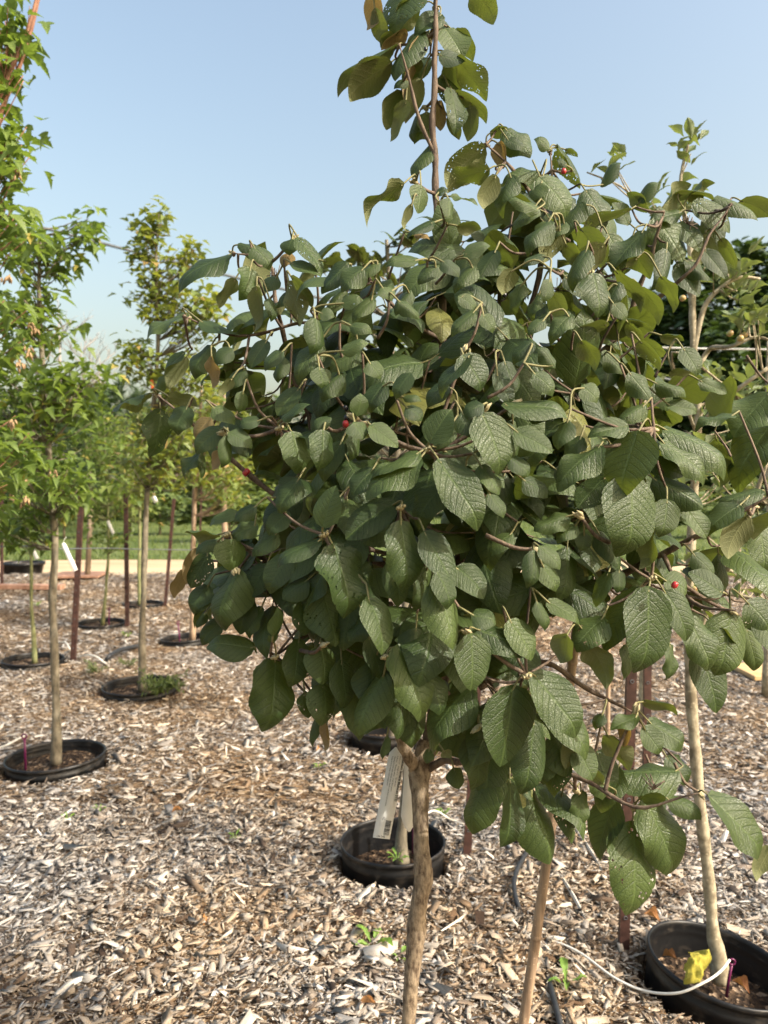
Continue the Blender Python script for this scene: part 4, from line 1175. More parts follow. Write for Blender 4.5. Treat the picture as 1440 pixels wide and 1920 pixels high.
make_tree('maple_tree', 'slender maple with dark loose top, behind the weedy pot', 'tree', 'maples at the left',
    [(265, 1297, dC, 0.029), (268, 1150, dC, 0.021), (275, 950, dC, 0.019), (285, 800, dC, 0.017), (297, 640, dC, 0.014), (292, 520, dC, 0.014), (298, 400, dC, 0.006)], M['bark_grey'],
    [(270, 455, 34, 62, dC, 0.16, 28), (300, 412, 22, 26, dC, 0.1, 10), (348, 490, 46, 40, dC, 0.18, 24), (298, 560, 70, 74, dC, 0.28, 54), (372, 590, 68, 74, dC, 0.28, 42), (252, 672, 42, 46, dC, 0.2, 28), (345, 700, 100, 64, dC, 0.32, 60), (310, 800, 110, 60, dC, 0.36, 60), (290, 880, 110, 55, dC, 0.36, 48)],
    Foliage(MAPLE_LO, M['maple2'], 'maple'), (0.055, 0.088), 0.9, 0.8, 0, foot=footing('c', 0.015), per=6, spread=0.10)
make_tree('maple_tree', 'thin greenish sapling with white tag, left of the thick grey trunk', 'tree', 'maples at the left',
    [(66, 1243, dD, 0.022), (60, 1150, dD, 0.014), (58, 1040, dD, 0.012), (50, 880, dD, 0.010), (45, 760, dD, 0.008)], M['bark_green'],
    [(40, 850, 80, 110, dD, 0.4, 66), (20, 980, 50, 50, dD, 0.3, 18)],
    Foliage(MAPLE_LO, M['maple'], 'maple'), (0.06, 0.09), 0.85, 0.8, 0, foot=footing('d', 0.02), spread=0.12)
make_tree('maple_tree', 'leaning thin sapling between the two tall brown posts', 'tree', 'maples at the left',
    [(193, 1172, dE, 0.026), (199, 1100, dE, 0.015), (204, 1020, dE, 0.014), (200, 900, dE, 0.013), (195, 780, dE, 0.007)], M['bark_green'],
    [(195, 830, 70, 80, dE, 0.45, 78), (190, 930, 75, 60, dE, 0.45, 66), (205, 1010, 45, 26, dE, 0.3, 18)],
    Foliage(MAPLE_LO, M['maple'], 'maple'), (0.06, 0.09), 0.85, 0.8, 0, foot=footing('e', 0.02), per=6, spread=0.13)
make_tree('maple_tree', 'farthest slim sapling rising just behind the dark topped maple', 'tree', 'maples at the left',
    [(262, 1135, dF, 0.028), (261, 1050, dF, 0.020), (262, 930, dF, 0.017), (258, 780, dF, 0.008)], M['bark_green'],
    [(250, 830, 75, 80, dF, 0.5, 69), (250, 930, 65, 60, dF, 0.5, 60)],
    Foliage(MAPLE_LO, M['maple2'], 'maple'), (0.07, 0.10), 0.85, 0.8, 0, foot=footing('f', -0.04), per=6, spread=0.15)
make_tree('maple_tree', 'tan trunked young maple with orange tinged leaves beside the shrub', 'tree', 'maples at the left',
    [(362, 1203, dG, 0.034), (362, 1080, dG, 0.024), (365, 940, dG, 0.022), (375, 800, dG, 0.016), (378, 700, dG, 0.008)], M['bamboo'],
    [(390, 800, 70, 90, dG, 0.4, 84), (400, 880, 70, 55, dG, 0.4, 60), (430, 930, 40, 35, dG, 0.3, 18)],
    Foliage(MAPLE_LO, M['maple2'], 'maple'), (0.06, 0.09), 0.85, 0.8, 0, foot=footing('g', 0.07), per=6, spread=0.12)
make_tree('maple_tree', 'pale trunk of a maple far back at right of the orange tinged one', 'tree', 'maples at the left',
    [(421, 1110, 11.0, 0.05), (421, 1000, 11.0, 0.045), (420, 850, 11.0, 0.03), (420, 700, 11.0, 0.01)], M['bamboo'],
    [(420, 760, 60, 110, 11.0, 0.6, 75), (440, 880, 50, 50, 11.0, 0.5, 39)],
    Foliage(MAPLE_LO, M['maple2'], 'maple'), (0.08, 0.11), 0.85, 0.8, 0, foot=(P(421, 1110, 11.0).x, P(421, 1110, 11.0).y, 0), per=6, spread=0.16)

# a second viburnum right behind the first
make_tree('viburnum_shrub', 'second viburnum standing in the deep black pot behind the closest one', 'shrub', None,
    [(747, 1617, dM, 0.030), (752, 1560, dM, 0.022), (764, 1450, dM, 0.0175), (768, 1300, dM, 0.017), (760, 1100, dM, 0.016), (740, 800, dM, 0.014), (730, 560, dM, 0.010), (725, 450, dM, 0.006)], M['bark_grey'],
    [(690, 510, 110, 50, dM, 0.22, 20), (740, 455, 55, 24, dM, 0.16, 5), (860, 520, 120, 60, dM, 0.25, 20), (640, 640, 130, 90, dM, 0.35, 30), (900, 650, 150, 120, dM, 0.35, 30), (760, 760, 220, 120, dM, 0.4, 40)],
    Foliage(VIB_LO, M['vib_fill'], 'broad'), (0.05, 0.085), 0.5, -1, 120, foot=footing('mid', 0.03), per=4, spread=0.02)
make_tree('viburnum_shrub', 'third small shrub stem rising from the pot with the orange dead leaf', 'shrub', None,
    [(735, 1392, dB, 0.026), (738, 1300, dB, 0.022), (745, 1100, dB, 0.02), (750, 900, dB, 0.018), (755, 700, dB, 0.01)], M['bark_grey'],
    [(755, 850, 160, 140, dB, 0.4, 60), (760, 700, 120, 80, dB, 0.3, 30)],
    Foliage(VIB_LO, M['vib_fill'], 'broad'), (0.06, 0.10), 0.56, 0.6, 0, foot=footing('behind', 0.04), per=4, spread=0.02)

def apples(root, base):
    mb = MB().lathe([(0.0005, -0.0085), (0.005, -0.009), (0.0095, -0.004), (0.0105, 0.001), (0.0085, 0.0065), (0.004, 0.0085), (0.001, 0.0075)], 12)
    o0 = mb.build('crab_apple', M['apple'], root)
    spots = [(1280, 559, 2.1), (1339, 489, 2.1), (1369, 625, 1.95), (1388, 634, 1.95), (1396, 628, 1.97), (1301, 1105, 2.0), (1311, 1116, 2.0), (1352, 742, 2.1)]
    for i, (x, y, d) in enumerate(spots):
        o = o0 if i == 0 else bpy.data.objects.new('crab_apple', o0.data)
        if i: COL.objects.link(o); o.parent = root
        o.location = P(x, y, d) - base; o.scale = (0.85,) * 3
        o.rotation_euler = (RNG.uniform(-.6, .6), RNG.uniform(-.6, .6), 0)
make_tree('crab_apple_tree', 'pale barked crab apple with small fruit, in the tilted pot', 'tree', None,
    [(1353, 1842, dR, 0.026), (1346, 1785, dR, 0.023), (1336, 1745, dR, 0.0165), (1322, 1600, dR, 0.0165), (1305, 1420, dR, 0.0158), (1292, 1260, dR, 0.0152), (1294, 1050, dR, 0.013), (1308, 800, dR, 0.010), (1300, 650, dR, 0.009), (1298, 560, dR, 0.010), (1295, 470, dR, 0.008), (1275, 350, dR, 0.005), (1290, 270, dR, 0.002)], M['bark_pale'],
    [(1360, 500, 55, 40, dR, 0.15, 9), (1390, 540, 40, 30, dR, 0.12, 6), (1410, 600, 34, 22, 1.98, 0.1, 6), (1250, 380, 60, 28, dR, 0.12, 9), (1292, 285, 12, 24, dR, 0.04, 4), (1160, 325, 34, 20, dR, 0.08, 3), (1330, 740, 80, 55, dR, 0.25, 12), (1420, 780, 60, 60, dR, 0.25, 10), (1300, 880, 90, 80, dR, 0.3, 12), (1400, 1090, 70, 50, 2.0, 0.2, 9), (1330, 1080, 60, 50, dR, 0.2, 6)],
    Foliage(CRAB_LO, M['crab'], 'apple'), (0.035, 0.066), 0.45, -1, 250, foot=footing('right', 0.01), per=4, tr=0.0016, spread=0.045, seg=12,
    stems=[[(1300, 660, dR, 0.009), (1312, 605, dR, 0.008), (1330, 560, dR, 0.007), (1380, 522, dR, 0.005), (1425, 523, dR, 0.004)], [(1306, 700, dR, 0.008), (1330, 655, dR, 0.007), (1370, 650, 2.0, 0.005), (1415, 632, 1.98, 0.004), (1450, 640, 1.95, 0.003)],
           [(1297, 560, dR, 0.007), (1250, 430, dR, 0.005), (1200, 385, dR, 0.004), (1165, 350, dR, 0.003), (1100, 323, dR, 0.002)],
           [(1292, 1230, dR, 0.010), (1340, 1110, 2.1, 0.008), (1385, 1030, 2.05, 0.0075), (1400, 980, 2.05, 0.007), (1440, 860, 2.0, 0.005)], [(1340, 1110, 2.1, 0.006), (1400, 1120, 2.05, 0.005), (1450, 1135, 2.0, 0.004)],
           [(1308, 800, dR, 0.006), (1370, 740, 2.05, 0.006), (1440, 690, 2.0, 0.005)], [(1308, 820, dR, 0.005), (1260, 660, 2.05, 0.0035), (1380, 740, 2.1, 0.003)]],
    extra=apples)
for (nm, x, y0, dd, lab) in (('crab_apple_tree', 1208, 1250, 4.6, 'grey stemmed young tree showing between leaves right of the main stems'), ('crab_apple_tree', 1440, 1240, 5.2, 'young tree cut by the right edge behind the crab apple')):
    make_tree(nm, lab, 'tree', None, [(x, 920 + 2019 / dd, dd, 0.03), (x + 4, 1000, dd, 0.026), (x, 760, dd, 0.018), (x, 640, dd, 0.008)], M['bark_pale'],
        [(x, 760, 70, 90, dd, 0.3, 20), (x, 900, 90, 90, dd, 0.35, 24)], Foliage(CRAB_LO, M['crab'], 'apple'), (0.05, 0.085), 0.5, -1, 0, foot=(P(x, 1100, dd).x, P(x, 1100, dd).y, 0), per=5, spread=0.04)

# ------------------------------------------------------------------ posts, canes, stakes
def steel_post(label, foot_px, top_px, w=0.034, mat='post', holes=True, topd=None, group='brown steel posts'):
    a = G(*foot_px); d = depth_of(a)
    b = P(top_px[0], top_px[1], topd or d)
    root = empty('steel_post', a, label, 'post', group)
    ax = (b - a).normalized()
    x = ax.cross(Vector((0, -1, 0.01))).normalized(); y = ax.cross(x).normalized()
    t = w * 0.16; hw = w / 2; dp = w * 0.62
    poly = [(-hw, 0), (hw, 0), (hw, dp), (hw - t, dp), (hw - t, t), (-hw + t, t), (-hw + t, dp), (-hw, dp)]
    chan = MB().prism(poly, a - ax * 0.1, b, x, y).build('channel', M[mat], root, a, smooth=False)
    if holes:
        L = (b - a).length
        n = int(L / 0.12)
        ring = MB().lathe([(0.0045, 0.0), (0.0062, 0.0), (0.0062, 0.0015), (0.0045, 0.0015), (0.0045, 0.0)], 10).build('punched_hole', M['wire'], chan)
        me = ring.data
        yn = -y if y.dot(Vector((0, -1, 0))) < 0 else y
        for i in range(n):
            o = ring if i == 0 else bpy.data.objects.new('punched_hole', me)
            if i: COL.objects.link(o); o.parent = chan
            side = -1 if y.y < 0 else 1
            p = a + ax * (0.1 + i * 0.12)
            off = (y * (dp + 0.0005)) if y.y < 0 else (-y * 0.0015)
            o.matrix_basis = Matrix.Translation(p - a + off) @ Vector((0, -1, 0)).to_track_quat('Z', 'Y').to_matrix().to_4x4()
    return root
steel_post('brown steel post just right of the thick grey maple trunk', (136, 1238), (152, 925), 0.042)
steel_post('brown steel post beside the pot with the leaning sapling', (238, 1176), (235, 925), 0.04)
steel_post('farthest brown steel post leaning slightly right, by the farthest flush pot', (309, 1137), (326, 935), 0.036)
steel_post('thin dark post at the extreme left edge behind the maple leaves', (3, 1102), (2, 900), 0.036)
steel_post('dark post far back between tan trunk and shrub', (373, 1068), (378, 900), 0.03, holes=False)
steel_post('reddish brown post ending behind the large holed leaf, right of centre', (1171, 1782), (1192, 1020), 0.030)
steel_post('second reddish brown post close beside the crab apple trunk', (1212, 1640), (1217, 1040), 0.026)
steel_post('dark post near the deep black pot, right of shrub trunk', (876, 1606), (912, 1000), 0.030)
steel_post('thin black post standing at the dirt road, right edge', (1408, 1085), (1412, 985), 0.06, 'hose', False)
o = MB(); a = G(163, 1083); b = P(170, 930, depth_of(a))
o.tube([a - Vector((0, 0, .1)), (a + b) / 2 + Vector((0.01, 0, 0)), b], [0.045, 0.042, 0.038], 10)
tag(o.build('wooden_post', M['oldpost']), 'weathered wooden post at the edge of the road, left', 'post')

def cane(label, pts, r, foot=None):
    P3 = [P(*p) for p in pts]
    base = Vector(foot) if foot is not None else P3[0]
    root = empty('bamboo_cane', base, label, 'cane', 'bamboo canes')
    if foot is not None: P3[0] = base.copy()
    pp, rr = [], []
    n = 42
    Ltot = (P3[-1] - P3[0]).length
    for i in range(n + 1):
        t = i / n
        q = P3[0].lerp(P3[1], t) if len(P3) == 2 else (P3[0] * (1 - t) ** 2 + P3[1] * 2 * t * (1 - t) + P3[2] * t * t)
        pp.append(q); rr.append(r * (1.05 - 0.25 * t))
    stalk = MB().tube(pp, rr, 12).build('cane', M['bamboo'], root, base)
    k = max(3, int(Ltot / 0.16))
    for j in range(1, k):
        t = j / k + 0.02
        i = int(t * n); q = pp[i]; ax = (pp[i + 1] - pp[i]).normalized()
        MB().tube([q - ax * 0.005, q - ax * 0.002, q + ax * 0.001, q + ax * 0.005], [rr[i] * 1.01, rr[i] * 1.17, rr[i] * 1.12, rr[i] * 1.0], 12, cap=False).build('node_ring', M['bamboo'], stalk, base)
    return root
f1 = P(915, 2330, 1.43); f1.z = -0.02
cane('bamboo cane leaning right in front of the wood chips, beside main trunk', [(915, 2330, 1.43), (1050, 1500, 1.40), (1105, 960, 1.36)], 0.0096, f1)
cane('thin tan cane behind the shrub, left of the brown posts', [(1138, 1500, 3.3), (1141, 1200, 3.3)], 0.011, tuple(P(1138, 1532, 3.3) * Vector((1, 1, 0))) if False else (P(1138, 1500, 3.3).x, P(1138, 1500, 3.3).y, 0))

# ------------------------------------------------------------------ tags
def strip_tag(name, label, top, bot, width, mat, curl=0.0, text=None, group=None, pointed=False, normal_hint=Vector((0.25, -1, 0.1)), string=True):
    root = empty(name, bot, label, 'tag', group)
    ax = (top - bot); L = ax.length; ax.normalize()
    n = (normal_hint - normal_hint.dot(ax) * ax).normalized()
    x = ax.cross(n).normalized()
    if x.x < 0: x = -x
    n = x.cross(ax).normalized()
    if n.y > 0: n = -n
    mb = MB(); vs, fs = [], []
    N = 14
    for i in range(N + 1):
        t = i / N
        w = width / 2
        if pointed and t < 0.22: w *= 0.12 + 0.88 * math.sqrt(t / 0.22)
        if t > 0.93: w *= 1 - (t - 0.93) / 0.07 * 0.55
        for s in (-1, 0, 1):
            vs.append(ax * (L * t) + x * (w * s + (0.18 * width * (1 - t / 0.22) if pointed and t < 0.22 else 0)) + n * (curl * math.sin(t * 3.0) * L + (0.14 * width * curl * 8 * (s * s))))
    m = len(vs)
    vs += [v - n * 0.0007 for v in vs]
    for i in range(N):
        for s in range(2):
            a = i * 3 + s
            fs.append((a, a + 1, a + 4, a + 3)); fs.append((m + a + 3, m + a + 4, m + a + 1, m + a))
    for i in range(N):
        fs.append((i * 3, (i + 1) * 3, m + (i + 1) * 3, m + i * 3)); fs.append((i * 3 + 2, m + i * 3 + 2, m + i * 3 + 5, i * 3 + 5))
    mb.add(vs, fs)
    strip = mb.build('strip', mat, root)
    if string:
        MB().tube([ax * L * 0.985, ax * (L * 1.0) + Vector((0.006, 0.006, 0.02)), ax * L + Vector((0.014, 0.01, 0.03))], 0.0012, 5).build('tie', mat, root)
    return strip, ax, x, n, L

top = P(748, 1402, 1.355); bot = P(715, 1572, 1.345)
root, ax, x, n, L = strip_tag('plant_tag', 'long white printed tag with barcode hanging beside the main trunk', top, bot, 0.031, M['white'])
# printing: runs down the tag, one row after the other across its width
def text_to_mesh(o):
    me = bpy.data.meshes.new_from_object(o.evaluated_get(bpy.context.evaluated_depsgraph_get()))
    c = bpy.data.objects.new(o.name, me); COL.objects.link(c); c.parent = o.parent; c.matrix_basis = o.matrix_basis.copy()
    bpy.data.objects.remove(o)
    return c
def printed(txt, u, t, size, bold=False):
    """row at u (-1..1 across), starting t along from the top"""
    cu = bpy.data.curves.new('printed_text', 'FONT')
    cu.body = txt; cu.size = size; cu.extrude = 0.0
    if bold: cu.offset = size * 0.025
    cu.materials.append(M['ink'])
    o = bpy.data.objects.new('printed_text', cu)
    COL.objects.link(o); o.parent = root
    X = -ax; Z = n; Y = Z.cross(X)
    m = Matrix.Identity(4)
    pos = ax * (L * (1 - t)) + x * (0.017 * u) + n * 0.0006
    for i in range(3): m[i][0] = X[i]; m[i][1] = Y[i]; m[i][2] = Z[i]; m[i][3] = pos[i]
    o.matrix_basis = m
    text_to_mesh(o)
printed("Viburnum lantana Mohican STD", 0.62, 0.08, 0.0062, True)
printed("Zone 3-7    Height 6 ft    Spread 5 ft", 0.28, 0.09, 0.0036)
printed("Full sun    Flowers white    Leaf dark green", -0.02, 0.09, 0.0036)
printed("Standard form with dense dark leaves and fruit red to black", -0.30, 0.10, 0.0036)
printed("Keep evenly moist until established", -0.56, 0.10, 0.0036)
printed("7G", -0.30, 0.76, 0.0055)
mb = MB(); t = 0.80
rb = random.Random(5)
while t < 0.955:
    w = rb.choice((0.0005, 0.0009, 0.0014))
    a = ax * (L * (1 - t)) + n * 0.0006
    mb.add([a + x * 0.002, a + x * 0.012, a + x * 0.012 - ax * w, a + x * 0.002 - ax * w], [(0, 1, 2, 3)])
    t += (w + rb.choice((0.0005, 0.0009))) / L
mb.build('barcode', M['ink'], root)
cu = bpy.data.curves.new('printed_number', 'FONT'); cu.body = "136.368"; cu.size = 0.0048; cu.materials.append(M['ink'])
o = bpy.data.objects.new('printed_number', cu); COL.objects.link(o); o.parent = root
m = Matrix.Identity(4); pos = ax * (L * 0.012) + x * -0.010 + n * 0.0006
for i in range(3): m[i][0] = x[i]; m[i][1] = ax[i]; m[i][2] = n[i]; m[i][3] = pos[i]
o.matrix_basis = m
text_to_mesh(o)

strip_tag('plant_tag', 'blank white pointed tag curling behind the main trunk', P(772, 1410, 1.375), P(762, 1560, 1.37), 0.030, M['white'], 0.03, pointed=True, normal_hint=Vector((0.5, -1, 0.2)))
strip_tag('plant_tag', 'long pale tag slanting off the thick grey maple trunk', P(118, 1018, dA - 0.06), P(142, 1070, dA - 0.1), 0.022, M['white'], 0.02)
strip_tag('plant_tag', 'small white tag on the thin greenish sapling at left', P(56, 1018, dD - 0.05), P(70, 1048, dD - 0.05), 0.030, M['white'], 0.02)
strip_tag('plant_tag', 'white tag fluttering on the sapling between brown posts', P(202, 976, dE - 0.06), P(214, 1003, dE - 0.06), 0.032, M['white'], 0.05)
strip_tag('plant_tag', 'short white tag high on the slender dark topped maple trunk', P(287, 930, dC - 0.06), P(293, 942, dC - 0.06), 0.03, M['white'], 0.05)
strip_tag('ribbon', 'small orange ribbon tied in the slender dark topped maple', P(284, 712, dC - 0.1), P(286, 728, dC - 0.1), 0.02, M['orange'], 0.05)

# ------------------------------------------------------------------ tubes and hoses on the ground
def hose(name, label, cat, pts, r, mat, group=None):
    V = [p if isinstance(p, Vector) else G(p[0], p[1], p[2]) for p in pts]
    pp, rr = smooth_path(V, [r] * len(V), 8)
    return tag(MB().tube(pp, rr, 8).build(name, mat), label, cat, group)
hose('drip_tube', 'thin white drip tube looping over the tilted pot rim', 'tube', [(1005, 1768, 0.0), (1040, 1766, 0.02), (1090, 1788, 0.025), (1150, 1832, 0.025), (1210, 1858, 0.025), (1270, 1862, 0.06), (1320, 1842, 0.10), (1350, 1822, 0.11), (1368, 1800, 0.12)], 0.0034, M['tubing'])
hose('drip_tube', 'thin white drip tube curling from the deep pot behind trunk', 'tube', [(795, 1530, 0.10), (815, 1520, 0.10), (845, 1536, 0.03), (870, 1545, 0.02), (900, 1548, 0.01)], 0.0036, M['tubing'])
hose('irrigation_hose', 'black hose arching out of the chips left of the bamboo cane', 'hose', [(983, 1722, -0.03), (972, 1700, 0.025), (964, 1665, 0.04), (968, 1635, 0.04), (984, 1604, 0.02), (990, 1595, -0.03)], 0.0085, M['hose'])
hose('irrigation_hose', 'black hose at the bottom edge right of the bamboo cane', 'hose', [(1022, 1815, -0.04), (1030, 1840, 0.02), (1040, 1880, 0.03), (1052, 1930, 0.02), (1060, 1990, -0.03)], 0.0085, M['hose'])
hose('irrigation_hose', 'dark hose lying on chips left of the slender maple trunk', 'hose', [(196, 1246, -0.03), (203, 1232, 0.05), (222, 1220, 0.06), (250, 1213, 0.03), (262, 1212, -0.02)], 0.018, M['hose'])
hose('drip_tube', 'pale drip tube curving beside the post near the grey trunk', 'tube', [(108, 1206, 0.02), (122, 1204, 0.08), (130, 1215, 0.06), (132, 1226, -0.01)], 0.006, M['tubing'])
hose('drip_tube', 'pale drip tube arching over the chips between the left pots', 'tube', [(150, 1232, 0.0), (165, 1228, 0.06), (182, 1232, 0.06), (195, 1242, 0.02), (206, 1250, -0.01)], 0.006, M['tubing'])
hose('drip_tube', 'pale stick like tube reaching the left edge above shallow pot', 'tube', [(-20, 1408, 0.02), (10, 1398, 0.05), (35, 1385, 0.06), (50, 1378, 0.04)], 0.006, M['tubing'])

def drip_stake(label, foot, top, mat, r=0.004, d=None):
    a = G(*foot); dd = depth_of(a); b = P(top[0], top[1], dd)
    root = empty('drip_stake', a, label, 'stake', 'drip stakes in the pots')
    MB().tube([a - Vector((0, 0, 0.02)), a.lerp(b, 0.5), b], [r * 1.1, r, r], 8).build('shaft', mat, root, a)
    c = b + Vector((0, 0, r * 2.0))
    ring = [c + Vector((r * 2.0 * math.cos(k * math.pi / 5), -r * 0.5, r * 2.0 * math.sin(k * math.pi / 5))) for k in range(11)]
    MB().tube(ring, r * 0.7, 6, cap=False).build('loop', mat, root, a)
drip_stake('purple plastic drip stake in the tilted pot at right', (1362, 1856, 0.02), (1372, 1808), M['purple'])
drip_stake('purple drip stake in the deep pot, half behind main trunk', (775, 1590, 0.03), (776, 1528), M['purple'], 0.005)
drip_stake('purple drip stake leaning in the shallow pot of the thick maple', (48, 1436, 0.02), (46, 1385), M['purple'], 0.006)
drip_stake('thin red drip stake in the pot between two brown posts', (204, 1172, 0.02), (205, 1144), M['purple'], 0.006)
drip_stake('thin red drip stake in the pot beside the shrub leaves', (337, 1202, 0.02), (334, 1170), M['purple'], 0.006)

# ------------------------------------------------------------------ boards and far pot
def board(name, label, cen, sx, sy, sz, rz, mat, tilt=0.0):
    c = G(*cen)
    mb = MB()
    hx, hy = sx / 2, sy / 2
    b = 0.004
    vs = [(-hx, -hy, 0), (hx, -hy, 0), (hx, hy, 0), (-hx, hy, 0), (-hx, -hy, sz - b), (hx, -hy, sz - b), (hx, hy, sz - b), (-hx, hy, sz - b), (-hx + b, -hy + b, sz), (hx - b, -hy + b, sz), (hx - b, hy - b, sz), (-hx + b, hy - b, sz)]
    fs = [(3, 2, 1, 0)] + [(i, (i + 1) % 4, 4 + (i + 1) % 4, 4 + i) for i in range(4)] + [(4 + i, 4 + (i + 1) % 4, 8 + (i + 1) % 4, 8 + i) for i in range(4)] + [(8, 9, 10, 11)]
    mb.add(vs, fs)
    o = mb.build(name, mat, smooth=False)
    o.location = (c.x, c.y, 0.025); o.rotation_euler = (0.01, tilt, rz)
    return tag(o, label, 'board')
board('plywood_board', 'pale yellow board lying on chips at the right edge', (1500, 1268), 0.90, 0.42, 0.03, 0.02, M['ply'])
board('reddish_board', 'reddish plank lying at the left edge among chips', (20, 1107), 1.5, 0.16, 0.06, -0.05, M['redboard'])
board('reddish_board', 'flat reddish sheet near the road behind grey trunk', (150, 1082), 0.75, 0.7, 0.03, 0.1, M['redboard'])

# far pot standing on the ground
def standing_pot(label, px, py, r, h):
    g = G(px, py)
    root = empty('plant_pot', g, label, 'pot')
    MB().lathe([(0.001, 0.0), (r * 0.82, 0.0), (r * 0.86, 0.02), (r * 0.95, h - 0.05), (r, h - 0.045), (r * 1.02, h), (r * 0.96, h + 0.004), (r * 0.93, h - 0.04), (r * 0.88, h * 0.4)], 28).build('wall', M['pot'], root)
    MB().lathe([(0.001, h * 0.8), (r * 0.93, h * 0.78)], 24).build('soil', M['soil'], root)
standing_pot('big black pot standing by the road at far left', 44, 1076, 0.34, 0.20)

# ------------------------------------------------------------------ weeds
def weed(name, label, px, py, n, L0, L1, rise, group='weeds in the mulch', z=0.01, feather=False):
    g = G(px, py, z)
    root = empty(name, g, label, 'weed', group)
    rw = random.Random(px * 7 + py)
    if not feather:
        for i in range(n):
            a = 2 * math.pi * i / n + rw.uniform(-.3, .3)
            L = rw.uniform(L0, L1)
            D = Vector((math.cos(a), math.sin(a), rw.uniform(*rise))).normalized()
            lf = ovate_leaf(rw, 2, 14, [(0, 0.08), (0.15, 0.3), (0.28, 0.25), (0.38, 0.62), (0.47, 0.5), (0.6, 1.0), (0.68, 0.8), (0.8, 0.95), (0.93, 0.5), (1, 0)], rw.uniform(0.0, 0.3), 0.1, 0.3, 0.1, 0.5, 0.08)
            o = link_mesh('leaf', lf.mesh('leaf', M['weed']), None, root)
            o.matrix_basis = frame(D * 0.006, D, Vector((0, 0, 1)) + D * -0.2, L, L * rw.uniform(0.28, 0.4))
    else:
        fol = []
        st = MB()
        for i in range(n):
            a = rw.uniform(0, 2 * math.pi); L = rw.uniform(L0, L1)
            e = Vector((math.cos(a) * L, math.sin(a) * L * 0.8, rw.uniform(*rise) * L))
            st.tube([(0, 0, 0), e * 0.5 + Vector((0, 0, 0.2 * L)), e], [0.002, 0.0015, 0.001], 4)
            for k in range(14):
                t = 0.2 + 0.8 * k / 14
                p = e * t + Vector((0, 0, 0.8 * L * t * (1 - t)))
                D = (rand_unit() + e.normalized() * 0.5).normalized()
                fol.append((frame(p, D, Vector((0, 0, 1)) + rand_unit() * .4, L0 * 0.5, L0 * 0.16), k, None, M['grass']))
        st.build('stalks', M['grass'], root)
        joined(fol, TINY, Matrix.Identity(4), 'foliage', root)
weed('dandelion', 'bright green dandelion rosette left of the main trunk', 700, 1775, 8, 0.05, 0.085, (0.1, 0.9))
weed('dandelion', 'small green weed with three leaves right of the bamboo cane', 1062, 1852, 4, 0.05, 0.075, (0.2, 1.2))
weed('feathery_weed', 'feathery green weed spilling over the pot of the slender maple', 300, 1300, 26, 0.10, 0.22, (0.1, 0.7), z=0.05, feather=True)
weed('feathery_weed', 'low green weed beside the dark hose at left', 182, 1262, 12, 0.06, 0.12, (0.2, 1.0), feather=True)
weed('feathery_weed', 'green weed tuft behind the weedy pot', 240, 1250, 10, 0.05, 0.1, (0.2, 0.9), feather=True)
weed('dandelion', 'tiny green seedling on open chips below the shallow pot', 186, 1518, 5, 0.02, 0.035, (0.3, 0.9))
weed('dandelion', 'faint green seedling left of the other tiny one', 128, 1535, 5, 0.02, 0.035, (0.3, 0.9))
weed('dandelion', 'small green seedling on chips left of the deep pot', 440, 1572, 6, 0.02, 0.04, (0.3, 0.9))
weed('dandelion', 'seedling under the lowest left shrub leaves', 597, 1440, 6, 0.02, 0.04, (0.3, 0.9))
weed('dandelion', 'green seedlings beside the white tube behind the trunk', 832, 1530, 6, 0.03, 0.05, (0.3, 1.2))
weed('dandelion', 'yellowish seedling between dandelion and main trunk', 750, 1800, 6, 0.02, 0.045, (0.3, 0.9))
weed('dandelion', 'small weed sprouting on the soil of the deep pot', 745, 1612, 7, 0.03, 0.055, (0.2, 0.9), z=0.03)
weed('dandelion', 'tiny weed by the farther chips behind grey trunk', 70, 1136, 6, 0.05, 0.09, (0.3, 0.9))
weed('dandelion', 'tiny weed on chips left of the pot by the shrub', 240, 1194, 6, 0.05, 0.09, (0.3, 0.9))

# ------------------------------------------------------------------ fallen leaves and scraps
def fallen(name, label, px, py, L, w, mat, rz, z=0.02, cat='leaf', tpl=None, tilt=0.25):
    g = G(px, py, z)
    lf = tpl or ovate_leaf(random.Random(px), 3, 10, ELLIP, 0.35, -0.5, 0.4, 0.15, -0.6, 0.03, 0.4)
    o = link_mesh(name, lf.mesh(name, mat))
    D = Vector((math.cos(rz), math.sin(rz), 0.1))
    o.matrix_basis = frame(g - D * L / 2, D, Vector((tilt, -tilt, 1)), L, w)
    return tag(o, label, cat)
fallen('dead_leaf', 'orange brown curled leaf on chips beside the tilted pot', 1222, 1722, 0.05, 0.03, M['dry'], 2.6)
fallen('dead_leaf', 'orange dead leaf in the pot behind the shrub stem', 700, 1372, 0.09, 0.06, M['dry'], 0.4, 0.09)
fallen('dead_leaf', 'small reddish leaf scrap on chips far left of trunk', 332, 1522, 0.045, 0.025, M['dry'], 0.1)
fallen('dead_leaf', 'orange leaf scrap on the open chips at lower left', 386, 1728, 0.035, 0.025, M['dry'], 1.4)
fallen('dead_leaf', 'dark red leaf bit just below the shrub leaves', 598, 1408, 0.04, 0.03, M['dry'], 1.2)
fallen('dead_leaf', 'brown leaf at the bottom edge left of main trunk', 690, 1885, 0.05, 0.02, M['dry'], -0.2)
fallen('dead_leaf', 'brown leaf inside the tilted pot at its left rim', 1256, 1798, 0.045, 0.03, M['dry'], -0.8, 0.03)
fallen('dead_leaf', 'tan leaf inside the tilted pot by the purple stake', 1388, 1852, 0.05, 0.025, M['dry'], 2.2, 0.03)
fallen('blue_scrap', 'small blue plastic scrap among the chips', 428, 1753, 0.022, 0.009, M['blue'], 0.5, 0.02, 'scrap')
